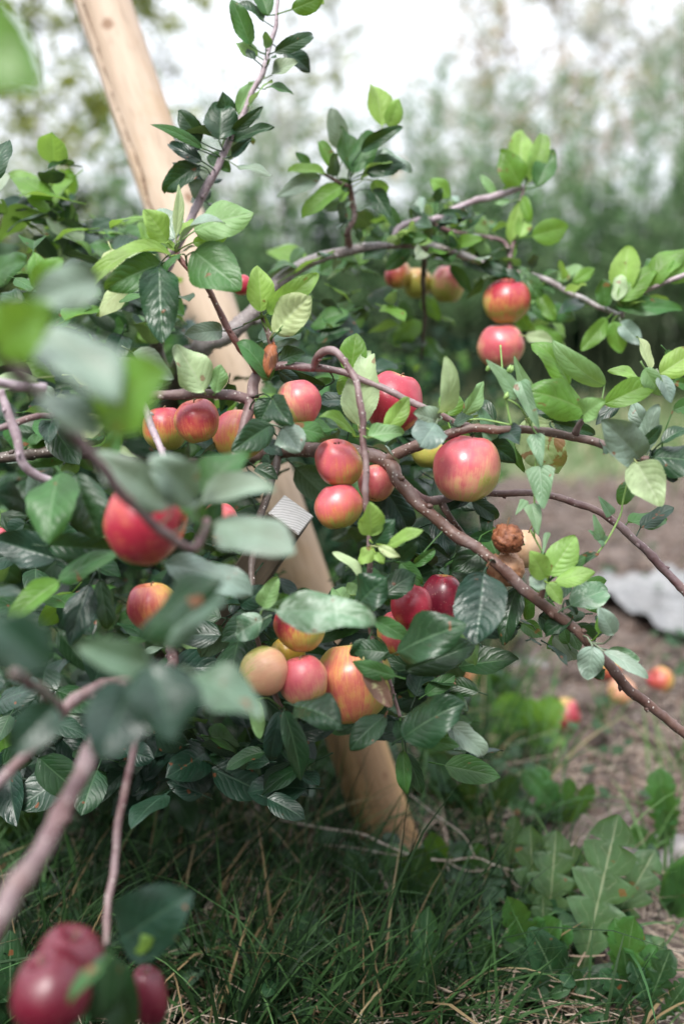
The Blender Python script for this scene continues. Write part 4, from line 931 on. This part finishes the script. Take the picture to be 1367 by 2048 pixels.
while n < 8200:
    y = .95 + 3.6 * rg.random() ** 1.4; x = rg.uniform(-.42 * y - .1, .42 * y + .1)
    s = soil_f(x, y)
    if s < .2 and rg.random() < (.35 if y < 1.7 else .8): continue
    if s > .5 and noise.noise(Vector((x * 5, y * 5, 8))) < -.05: continue
    az = rg.uniform(0, 6.28); L = rg.uniform(.015, .10) * (1 if rg.random() < .85 else 2)
    z = gz(x, y) + rg.uniform(.001, .012) + (rg.uniform(0, .06) if s < .3 else 0)
    D = Vector((math.cos(az), math.sin(az), rg.uniform(-.1, .25)))
    blade(sm, Vector((x, y, z)), D, L, rg.uniform(.0010, .0030), rg.uniform(0, .5), rg, 4); n += 1
tag(sm.build('dry_straw', straw_m), 'dry straw and dead grass strewn over soil and turf', 'straw', kind='stuff')
clod_m = simple_mat('clod', (0.035, 0.023, 0.019), (0.13, 0.092, 0.075), 40, .95, .8, .01, (0.32, 0.26, 0.22))
cm = MB()
for i in range(1500):
    y = rg.uniform(1.3, 4.4); x = rg.uniform(.1, .45 * y)
    if rg.random() > soil_f(x, y): continue
    r = rg.uniform(.004, .026); z = gz(x, y); off = Vector((i * 1.7, 0, 0)); vs = []; fs = []
    for a in range(5):
        th = math.pi * a / 4
        for b_ in range(6):
            p = Vector((math.sin(th) * math.cos(b_ * 1.047), math.sin(th) * math.sin(b_ * 1.047), math.cos(th) * .7))
            vs.append(Vector((x, y, z)) + p * r * (1 + .6 * noise.noise(p * 1.5 + off)))
    for a in range(4):
        for b_ in range(6): fs.append((a * 6 + b_, (a + 1) * 6 + b_, (a + 1) * 6 + (b_ + 1) % 6, a * 6 + (b_ + 1) % 6))
    cm.add(vs, fs)
tag(cm.build('soil_clods', clod_m), 'crumbly clods scattered on the brown soil', 'soil clods', kind='stuff')
gc = MB(); n = 0
while n < 2300:
    y = .95 + 2.0 * rg.random() ** 1.3; x = rg.uniform(-.42 * y - .1, .42 * y + .1)
    if rg.random() < soil_f(x, y) * .9: continue
    if noise.noise(Vector((x * 4, y * 4, 3))) < -.05: continue
    L = rg.uniform(.018, .042); az = rg.uniform(0, 6.28)
    B = Vector((x, y, gz(x, y) + rg.uniform(.01, .09))); D = Vector((math.cos(az), math.sin(az), rg.uniform(-.3, .5))).normalized()
    leaf_geo(gc, B, B + D * L, Vector((rg.uniform(-.4, .4), rg.uniform(-.7, .1), 1)), rg.uniform(.6, .95), .4, .25, .05, 0, n, 6, 4, teeth=0)
    tube(gc, [(Vector((x + rg.uniform(-.01, .01), y, gz(x, y))), .0007), (B, .0006)], 4, 0, 0, .5, False); n += 1
tag(gc.build('ground_cover', LM['H']), 'low round-leaved weeds growing through the grass', 'ground cover', kind='stuff')

# ------------------------------------------------------------------ single weeds
def weed(name, label, cat, bx, by, leaves, kind, prof, group=None, n=30, teeth=0):
    base = G(bx, by); base.z = gz(base.x, base.y)
    root = empty(name, base); tag(root, label, cat, group)
    for i, (x0, y0, x1, y1, dn, wr, roll) in enumerate(leaves):
        gb = G(x0, y0); d0 = proj(gb)[2]
        B = P(x0, y0, d0 - .03); T = P(x1, y1, d0 - dn)
        nr = Matrix.Rotation(R(roll), 3, (T - B).normalized()) @ ((CP - B).normalized() + Vector((0, 0, .3)))
        mb = MB(); leaf_geo(mb, B, T, nr, wr, .5, .3, .06, .2, int(bx) + i, n * 2, 10, prof=prof, teeth=teeth, rnd=rg.uniform(0, .5), quilt=.012)
        tube(mb, spline([base - Vector((0, 0, .005)), (base + B) / 2 + Vector((0, 0, .01)), B, B + (T - B) * .04], [.0018, .0016, .0013, .0012], .01), 6, 0, 0, .8)
        mb.build('leaf', LM[kind], root)
    return root
DG = 'dandelions at the edge of the grass'
weed('dandelion', 'tallest dandelion with one big jagged pale leaf standing upright at right', 'dandelion', 1165, 1990,
     [(1160,1962,1236,1630,.02,.42,0),(1185,1900,1310,1700,.03,.42,20),(1230,1980,1330,1880,.05,.5,-20)], 'J', prof_lobed, DG)
weed('dandelion', 'dandelion with several grey-green toothed leaves left of the tallest one', 'dandelion', 1090, 1900,
     [(1092,1905,1112,1660,.03,.44,0),(1110,1850,1150,1690,.05,.42,15),(1075,1890,1060,1650,.03,.36,-10),(1085,1910,1085,1790,.05,.5,0)], 'J', prof_lobed, DG)
weed('dandelion', 'dandelion with narrow blurred leaves under the small brown spider', 'dandelion', 1010, 1800,
     [(1008,1800,1030,1630,.03,.32,0),(1000,1810,1000,1720,.05,.6,20),(1015,1810,960,1700,.03,.3,0)], 'J', prof_lobed, DG)
weed('dandelion', 'dark green dandelion leaf standing in the bottom centre grass', 'dandelion', 840, 2110,
     [(838,2070,856,1812,.03,.30,0)], 'H', prof_lobed, DG)
weed('dandelion', 'shadowy dandelion clump at the bottom right corner', 'dandelion', 1300, 2040,
     [(1290,2030,1340,1900,.05,.45,0),(1270,2030,1200,1940,.05,.45,0),(1320,2040,1380,1960,.05,.5,0),(1300,2040,1260,1920,.04,.4,20)], 'H', prof_lobed, DG)
weed('dandelion', 'small dandelion with split leaves in the lower middle grass', 'dandelion', 990, 1990,
     [(985,1985,965,1880,.05,.6,0),(990,1985,1062,1900,.05,.5,0)], 'H', prof_lobed, DG)
weed('dock_plant', 'broad dark dock leaf with pale midrib in the bottom grass', 'dock plant', 425, 1850,
     [(418,1840,500,2050,.10,.48,0)], 'H', prof_dock, None, 26, 30)
weed('plantain_plant', 'smooth oval leaf at the bottom left picture edge', 'plantain', 30, 2120,
     [(22,2110,20,1860,.04,.34,0),(50,2110,110,1960,.04,.3,0)], 'H', prof_dock)
weed('broadleaf_weed', 'bright green lobed weed at the edge of the soil beside the fallen apples', 'weed', 1050, 1490,
     [(1050,1480,1000,1390,.05,.9,0),(1060,1480,1120,1400,.05,.9,0),(1050,1490,960,1470,.05,.8,0),(1060,1490,1130,1480,.05,.7,0),(1055,1485,1060,1395,.06,.8,0)], 'V', prof_lobed)
weed('broadleaf_weed', 'dark green lobed weed behind the foot of the pole', 'weed', 900, 1570,
     [(900,1560,850,1460,.05,.8,0),(905,1560,950,1480,.05,.8,0),(900,1570,960,1540,.05,.7,0),(905,1570,1000,1570,.05,.6,0)], 'M', prof_lobed)
weed('broadleaf_weed', 'rounded weed growing where grass meets soil below the hanging leaves', 'weed', 985, 1400,
     [(985,1395,970,1330,.05,.9,0),(990,1395,1010,1340,.05,.9,0),(985,1400,940,1370,.05,.8,0)], 'M', prof_dock)

for i_, (wx_, wy_, lab_) in enumerate([(1200,1890,'low toothed weed in front of the tallest dandelion'),(1340,1830,'toothed weed at the right picture edge beside the tallest dandelion'),(1130,1650,'small toothed weed on the soil behind the grey-green dandelion'),(1120,2010,'dark toothed weed in the bottom grass right of centre'),(940,1650,'leafy weed just right of the pole foot'),(700,1960,'low dark weed in the wiry dead grass'),(240,1700,'dark leafy weed under the bush at left'),(560,1560,'dark weed left of the pole foot'),(60,1720,'shaded weed at the left edge under the thick blurred stem'),(1060,1940,'jagged weed in front of the grey-green dandelion'),(900,1780,'jagged weed crossing the dry forked stalk'),(1250,2000,'large jagged weed at the bottom right below the tallest dandelion'),(1330,1700,'jagged weed by the right picture edge near the pale stone'),(780,1850,'weed in the bottom grass below the pole foot')]):
    rw = random.Random(900 + i_); lv_ = []
    for q_ in range(6):
        a_ = rw.uniform(.3, 2.85); l_ = rw.uniform(80, 175)
        lv_.append((wx_ + 8 * math.cos(a_), wy_ - 5, wx_ + math.cos(a_) * l_, wy_ - math.sin(a_) * l_, rw.uniform(.03, .10), rw.uniform(.36, .55), rw.uniform(-30, 30)))
    weed('leafy_weed', lab_, 'weed', wx_, wy_, lv_, 'H' if i_ not in (1, 2, 9, 10, 11, 12) else 'M', prof_lobed if (i_ % 2 == 0 or i_ > 8) else prof_dock, 'leafy weeds in the grass', 22)

# tall single grass tufts standing in front of the soil
def tuft(label, px, py, cnt, lmin, lmax, seed):
    rs = random.Random(seed); b = G(px, py); b.z = gz(b.x, b.y); mb = MB()
    for i in range(cnt):
        az = rs.uniform(0, 6.28); ln = rs.uniform(.1, .7)
        blade(mb, Vector((rs.gauss(0, .02), rs.gauss(0, .02), 0)), Vector((math.cos(az) * ln, math.sin(az) * ln, 1)), rs.uniform(lmin, lmax), rs.uniform(.003, .006), rs.uniform(.1, 1.3), rs, 7)
    o = mb.build('grass_tuft', lawn_m2, None); o.location = b
    tag(o, label, 'grass tuft', 'grass tufts on the soil')
lawn_m2 = blade_mat('tuft_blade', (0.06, 0.16, 0.04), (0.15, 0.27, 0.09), (0.40, 0.34, 0.2), .9)
tuft('green grass tuft below the overhanging leaves at the near edge of the soil', 985, 1500, 26, .12, .3, 1)
tuft('long arching grass tuft left of the fallen apple by the weeds', 1090, 1530, 22, .1, .26, 2)
tuft('sparse grass tuft on the soil at the right picture edge', 1340, 1560, 16, .08, .2, 3)
tuft('grass tuft beside the pale stones near the tallest dandelion', 1300, 1760, 18, .08, .2, 4)
tuft('short grass tuft beneath the fallen apple pair', 1200, 1460, 14, .06, .14, 5)
tuft('upright grass blades between dandelion leaves', 1130, 1860, 10, .12, .28, 6)

# dead branching stalk
dry = simple_mat('dry_stalk_skin', (0.36, 0.28, 0.22), (0.52, 0.45, 0.38), 60, .8, .2)
dk0 = P(640, 1655, 1.42); DK = empty('dry_stalk', dk0); tag(DK, 'pale dry forked stalk lying across the grass in front of the pole foot', 'dead stalk')
for pts, r in [([(560,1640,1.44),(640,1656,1.42),(720,1668,1.40),(760,1686,1.39),(825,1712,1.38),(890,1722,1.37),(950,1716,1.37),(1000,1735,1.36),(1090,1758,1.35)], (1.2,1.4,1.6,1.5,1.1,.8)),
               ([(825,1712,1.38),(770,1708,1.39),(700,1695,1.41),(640,1690,1.43)], (1.2,.8)), ([(890,1722,1.37),(905,1760,1.36),(940,1800,1.35),(990,1850,1.34),(1030,1870,1.34)], (1.0,1.4,1.0)),
               ([(890,1722,1.37),(930,1742,1.36),(970,1740,1.36),(985,1728,1.36)], (.8,.6)), ([(950,1716,1.37),(925,1670,1.38),(870,1630,1.4),(820,1590,1.43)], (.9,.6)), ([(1005,1737,1.36),(1030,1770,1.36),(1045,1775,1.36)], (.7,.5))]:
    mb = MB(); tube(mb, spline([P(*q) for q in pts], [x * .001 for x in r], .008), 7, .15, 4); mb.build('stem', dry, DK)
for i in range(16):      # separate wiry dead stems: one tangle
    pass
tg = MB(); rt = random.Random(31)
for i in range(150):
    x = rt.uniform(380, 1300); y = rt.uniform(1640, 2040); d = proj(G(x, y))[2] - rt.uniform(.0, .10)
    p = P(x, y, d); pts = [p]; a = rt.uniform(0, 6.28); stp = rt.uniform(.015, .045)
    for s_ in range(4):
        a += rt.uniform(-.9, .9); pts.append(pts[-1] + Vector((math.cos(a) * stp, math.sin(a) * stp * .7, rt.uniform(-.012, .012))))
    tube(tg, spline(pts, rt.uniform(.0004, .001), .008), 5, .1, i, rt.random())
tag(tg.build('dead_grass_tangle', straw_m), 'wiry tangle of dead brown stems low in the grass', 'dead grass', kind='stuff')

# pale stones and white sheet
stone_m = simple_mat('pale_stone', (0.15, 0.135, 0.13), (0.27, 0.25, 0.24), 20, .8, .3)
def stone(label, px, py, r, sx, seed):
    c = G(px, py); mb = MB(); vs = []; fs = []; off = Vector((seed * 3.1, 0, 0))
    for i in range(13):
        th = math.pi * i / 12
        for j in range(18):
            p = Vector((math.sin(th) * math.cos(j * .349), math.sin(th) * math.sin(j * .349), math.cos(th)))
            q = p * r * (1 + .35 * noise.noise(p * 1.4 + off)); vs.append(Vector((q.x * sx, q.y, q.z * .45)))
    for i in range(12):
        for j in range(18): fs.append((i * 18 + j, (i + 1) * 18 + j, (i + 1) * 18 + (j + 1) % 18, i * 18 + (j + 1) % 18))
    mb.add(vs, fs); o = mb.build('stone', stone_m, None); o.location = Vector((c.x, c.y, gz(c.x, c.y) + r * .15)); tag(o, label, 'stone', 'pale stones on the soil')
stone('pale flat stone behind the tallest dandelion', 1275, 1715, .035, 1.8, 1)
stone('white stone on the soil left of the fallen apples', 1060, 1325, .035, 1.3, 2)
stone('pale stone at the right picture edge below the white sheet', 1350, 1700, .03, 1.5, 3)
sheet_m = simple_mat('white_sheet', (0.13, 0.13, 0.13), (0.23, 0.23, 0.23), 6, .45, .3, .01)
c0 = G(1345, 1222); mb = MB(); vs = []; fs = []; nn = 50
for i in range(nn + 1):
    for j in range(nn + 1):
        u_ = i / nn - .5; v_ = j / nn - .5
        ed = 1 + .22 * noise.noise(Vector((u_ * 3, v_ * 3, 7)))
        x_ = u_ * .34 * ed; y_ = v_ * .46 * ed
        vs.append(Vector((x_, y_, .030 + .028 * noise.noise(Vector((u_ * 6, v_ * 6, 1))) + .012 * abs(noise.noise(Vector((u_ * 15, v_ * 15, 3)))))))
for i in range(nn):
    for j in range(nn): fs.append((i * (nn + 1) + j, (i + 1) * (nn + 1) + j, (i + 1) * (nn + 1) + j + 1, i * (nn + 1) + j + 1))
mb.add(vs, fs); sh = mb.build('plastic_sheet', sheet_m, None); sh.location = (c0.x, c0.y, gz(c0.x, c0.y)); sh.rotation_euler = (0, 0, R(20))
tag(sh, 'crumpled white sheet lying flat on the brown soil at right', 'sheet')

# little spider on the dandelion leaf
sp0 = P(1033, 1626, 1.5); SPD = empty('spider', sp0); tag(SPD, 'tiny brown spider above a blurred dandelion leaf', 'spider')
spm = simple_mat('spider_brown', (0.12, 0.05, 0.02), (0.3, 0.14, 0.05), 300, .6, .2)
mb = MB(); tube(mb, spline([sp0 + Vector((0, 0, -.004)), sp0, sp0 + Vector((0, 0, .004)), sp0 + Vector((0, -.001, .006))], [.0008, .0032, .0022, .0006], .001), 10); mb.build('body', spm, SPD)
for i in range(8):
    a = (i % 4 - 1.5) * .6 + (0 if i < 4 else math.pi); d_ = Vector((math.cos(a), -.2, math.sin(a)))
    mb = MB(); tube(mb, spline([sp0, sp0 + d_ * .004 + Vector((0, -.002, .002)), sp0 + d_ * .008], .0003, .002), 5); mb.build('leg', spm, SPD)

# ------------------------------------------------------------------ background plants and trees
def fol_mat(name, c1, c2, trans=.25):
    m, t, b = new_mat(name); k = N(t)
    rnd = k.n('ShaderNodeAttribute', attribute_name='rnd').outputs['Fac']
    wn = k.n('ShaderNodeTexWhiteNoise', noise_dimensions='1D'); k.l(rnd, wn.inputs['W'])
    c = k.mix(wn.outputs[0], c1, c2); k.l(c, b.inputs['Base Color']); b.inputs['Roughness'].default_value = .6; b.inputs['Specular IOR Level'].default_value = .12
    tr = k.n('ShaderNodeBsdfTranslucent'); k.l(c, tr.inputs['Color'])
    ms = k.n('ShaderNodeMixShader'); ms.inputs[0].default_value = trans
    k.l(b.outputs[0], ms.inputs[1]); k.l(tr.outputs[0], ms.inputs[2]); k.l(ms.outputs[0], t.nodes['Material Output'].inputs[0])
    return m
FT = fol_mat('reed_foliage', (0.07, 0.18, 0.07), (0.27, 0.39, 0.20), .4)
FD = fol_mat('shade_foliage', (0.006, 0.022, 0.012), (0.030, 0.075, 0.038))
FG = fol_mat('fresh_foliage', (0.05, 0.15, 0.035), (0.17, 0.30, 0.08), .4)
FO = fol_mat('olive_foliage', (0.12, 0.17, 0.04), (0.36, 0.38, 0.10), .5)
FY = fol_mat('autumn_foliage', (0.36, 0.34, 0.32), (0.60, 0.46, 0.26), .5)
FS = fol_mat('hazed_foliage', (0.38, 0.43, 0.35), (0.66, 0.66, 0.60), .5)  # leaf colour lightened to carry the haze and sky flare
stem_g = simple_mat('weed_stem', (0.03, 0.05, 0.02), (0.07, 0.09, 0.045), 20)
twig_m = simple_mat('pale_twig', (0.34, 0.30, 0.31), (0.50, 0.46, 0.49), 15)
def quadleaf(mb, p, d, L, W, rs):
    s = d.cross(Vector((rs.gauss(0, 1), rs.gauss(0, 1), rs.gauss(0, 1))))
    if s.length < 1e-4: return
    s = s.normalized() * W * .5; q = d * L
    mb.add([p, p + q * .45 + s, p + q, p + q * .45 - s], [(0, 1, 2, 3)], None, rs.random())
def clump(name, label, cat, group, x, y, wid, hgt, nst, mat, seed, lw=.012, ll=.09, per=70, base=.02, up=.75, bare=0.0):
    rs = random.Random(seed); root = empty(name, (x, y, 0)); tag(root, label, cat, group); sm_ = MB(); fm = MB()
    for i in range(nst):
        bx = x + rs.gauss(0, wid * .4); by = y + rs.gauss(0, .22); h = hgt * rs.uniform(.55, 1.15)
        lx = rs.gauss(0, .28); pts = [Vector((bx, by, -.02)), Vector((bx + lx * .4, by, h * .5)), Vector((bx + lx, by + rs.gauss(0, .1), h))]
        sp = spline(pts, [.006, .004, .0015], .12); tube(sm_, sp, 4, 0, 0, .5, False)
        for j in range(per):
            t = base + (1 - base) * rs.random() ** (.9 - bare * .3)
            q = sp[min(len(sp) - 1, int(t * len(sp)))][0]
            q = q + Vector((rs.gauss(0, .012), rs.gauss(0, .012), rs.uniform(-.05, .05)))
            a = rs.uniform(0, 6.28); d = Vector((math.cos(a), math.sin(a), up * rs.uniform(.2, 2.0))).normalized()
            quadleaf(fm, q, d, ll * rs.uniform(.6, 1.3) * (1.15 - .5 * t), lw * rs.uniform(.7, 1.4), rs)
    sm_.build('stems', stem_g, root); fm.build('foliage', mat, root)
TG = 'tall weeds behind the soil'
spots = [(-3.1,6.6,.9,1.9,'O','olive feathery shrub at the far left behind the foliage'),
 (-2.3,7.0,.8,1.5,'O','yellow-green shrub left of the leaning pole'),(-1.4,6.8,.8,1.35,'T','grey-green tall weeds just left behind the leaning pole'),
 (-.7,6.5,.7,1.45,'T','blurred green plumes right behind the leaning pole'),(-.05,6.9,.7,1.5,'T','tall weeds behind the middle of the arching limb'),
 (.55,6.5,.7,1.55,'T','tall plumed weeds above the arching limb'),(1.15,6.8,.7,1.6,'T','tall weeds behind the far right apple pair'),
 (1.75,6.5,.7,1.7,'T','upright plumes right of the far apple pair'),(2.35,6.8,.7,1.75,'T','tall green plumes near the right picture edge'),(3.0,6.6,.8,1.8,'T','tall green plumes at the right picture edge')]
for i, (x, y, w_, h, kd, lab) in enumerate(spots):
    clump('tall_weed', lab, 'tall weeds', TG, x, y, w_, h * 1.16, 40 if kd == 'O' else 34, {'O': FO, 'T': FT}[kd], 50 + i, lw=.014, ll=.11, per=85, base=.02 if x < 0 else .42)
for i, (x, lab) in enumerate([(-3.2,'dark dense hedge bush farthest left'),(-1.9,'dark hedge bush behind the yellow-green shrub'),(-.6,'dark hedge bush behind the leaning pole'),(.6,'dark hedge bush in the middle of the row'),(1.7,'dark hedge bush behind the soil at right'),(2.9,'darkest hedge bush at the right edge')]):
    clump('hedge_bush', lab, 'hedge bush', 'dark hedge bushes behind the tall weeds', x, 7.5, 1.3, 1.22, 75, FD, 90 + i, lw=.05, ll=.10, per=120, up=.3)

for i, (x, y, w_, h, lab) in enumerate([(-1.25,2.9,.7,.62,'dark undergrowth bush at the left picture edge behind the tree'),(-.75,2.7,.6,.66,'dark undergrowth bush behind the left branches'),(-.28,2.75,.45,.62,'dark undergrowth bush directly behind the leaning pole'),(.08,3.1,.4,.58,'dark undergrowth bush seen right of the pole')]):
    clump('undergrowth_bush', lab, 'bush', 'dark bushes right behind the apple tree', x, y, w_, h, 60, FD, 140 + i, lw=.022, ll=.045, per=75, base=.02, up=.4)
    fm = MB(); rs = random.Random(i)
    for j in range(420):
        quadleaf(fm, Vector((x + rs.gauss(0, w_ * .4), y + rs.gauss(0, .2), rs.uniform(.02, h * 1.05))), Vector((rs.gauss(0, 1), rs.gauss(0, 1), rs.uniform(0, 1))).normalized(), .05, .03, rs)
    rt_ = [o for o in bpy.data.objects if o.name.startswith('undergrowth_bush')]
    tag(fm.build('young_shoots', FG, sorted(rt_, key=lambda o: abs(o.location.x - x))[0]), kind='stuff')

def bgtree(label, x, y, h, mat, seed, nleaf, lean=0.0, spread=1.0, lsz=.05, low=.25, r0=.03, group='thin trees against the sky', nb=16):
    rs = random.Random(seed); root = empty('tree', (x, y, 0)); tag(root, label, 'tree', group)
    tk = MB(); fm = MB()
    tp = [Vector((x, y, -.1)), Vector((x + lean * .3, y, h * .4)), Vector((x + lean, y, h))]
    sp = spline(tp, [r0, r0 * .6, r0 * .15], .25); tube(tk, sp, 8, .1, seed)
    tips = []
    for i in range(nb):
        t = rs.uniform(low, .98); p, r = sp[min(len(sp) - 1, int(t * len(sp)))]
        a = rs.uniform(0, 6.28); L = h * .35 * spread * (1.15 - t) * rs.uniform(.6, 1.3) + .3
        d = Vector((math.cos(a), math.sin(a), rs.uniform(.3, 1.0))).normalized()
        e = p + d * L; mdl = p + d * L * .5 + Vector((0, 0, -.05 * L))
        bs = spline([p, mdl, e], [r * .5, r * .3, .003], .15); tube(tk, bs, 5, .1, i)
        for j in range(9):
            q = bs[rs.randrange(len(bs) // 4, len(bs))][0]; dd = (d + Vector((rs.gauss(0, .5), rs.gauss(0, .5), rs.gauss(.1, .4)))).normalized()
            L2 = L * rs.uniform(.2, .5); ts = spline([q, q + dd * L2 * .5, q + dd * L2 + Vector((0, 0, -.08 * L2))], [.006, .004, .002], .12); tube(tk, ts, 4, 0, 0, .5, False)
            tips.append(ts)
    for i in range(int(nleaf * .72)):
        ts = rs.choice(tips); q = rs.choice(ts)[0] + Vector((rs.gauss(0, .05), rs.gauss(0, .05), rs.gauss(0, .05)))
        d = Vector((rs.gauss(0, 1), rs.gauss(0, 1), rs.gauss(-.2, .7))).normalized()
        quadleaf(fm, q, d, lsz * rs.uniform(.8, 2.2), lsz * rs.uniform(.6, 1.1), rs)
    tk.build('trunk', twig_m, root); fm.build('crown', mat, root)
bgtree('olive-leaved tree rising left of the leaning pole', -2.6, 9.0, 4.2, FO, 1, 4200, .1, 1.0, .07)
bgtree('yellow-green tree at the upper left edge', -3.9, 9.5, 3.8, FO, 2, 3000, .1, 1.0, .07)
bgtree('thin olive tree just right of the leaning pole top', -1.3, 10.5, 4.4, FO, 3, 1500, .2, .8, .07)
bgtree('haze-paled tree behind the tall leafy shoot', -.5, 9.5, 3.8, FS, 4, 1900, -.2, .9, .06)
bgtree('faint haze-paled tree at the top centre', .1, 12.5, 4.6, FS, 5, 1200, -.3, .8, .06)
bgtree('sparse tree with autumn-brown leaves at the top right', 1.9, 9.5, 4.2, FY, 6, 2600, .1, 1.1, .06)
bgtree('pale sparse tree above the far right spray', 1.3, 10.5, 3.4, FS, 7, 2200, .3, .9, .06)
bgtree('haze-paled tree at the right picture edge', 3.0, 9.2, 4.0, FS, 8, 3200, .0, 1.1, .06)
bgtree('brownish thin tree between the two haze-paled right trees', 2.5, 11, 4.4, FY, 9, 1800, .2, 1.0, .06)
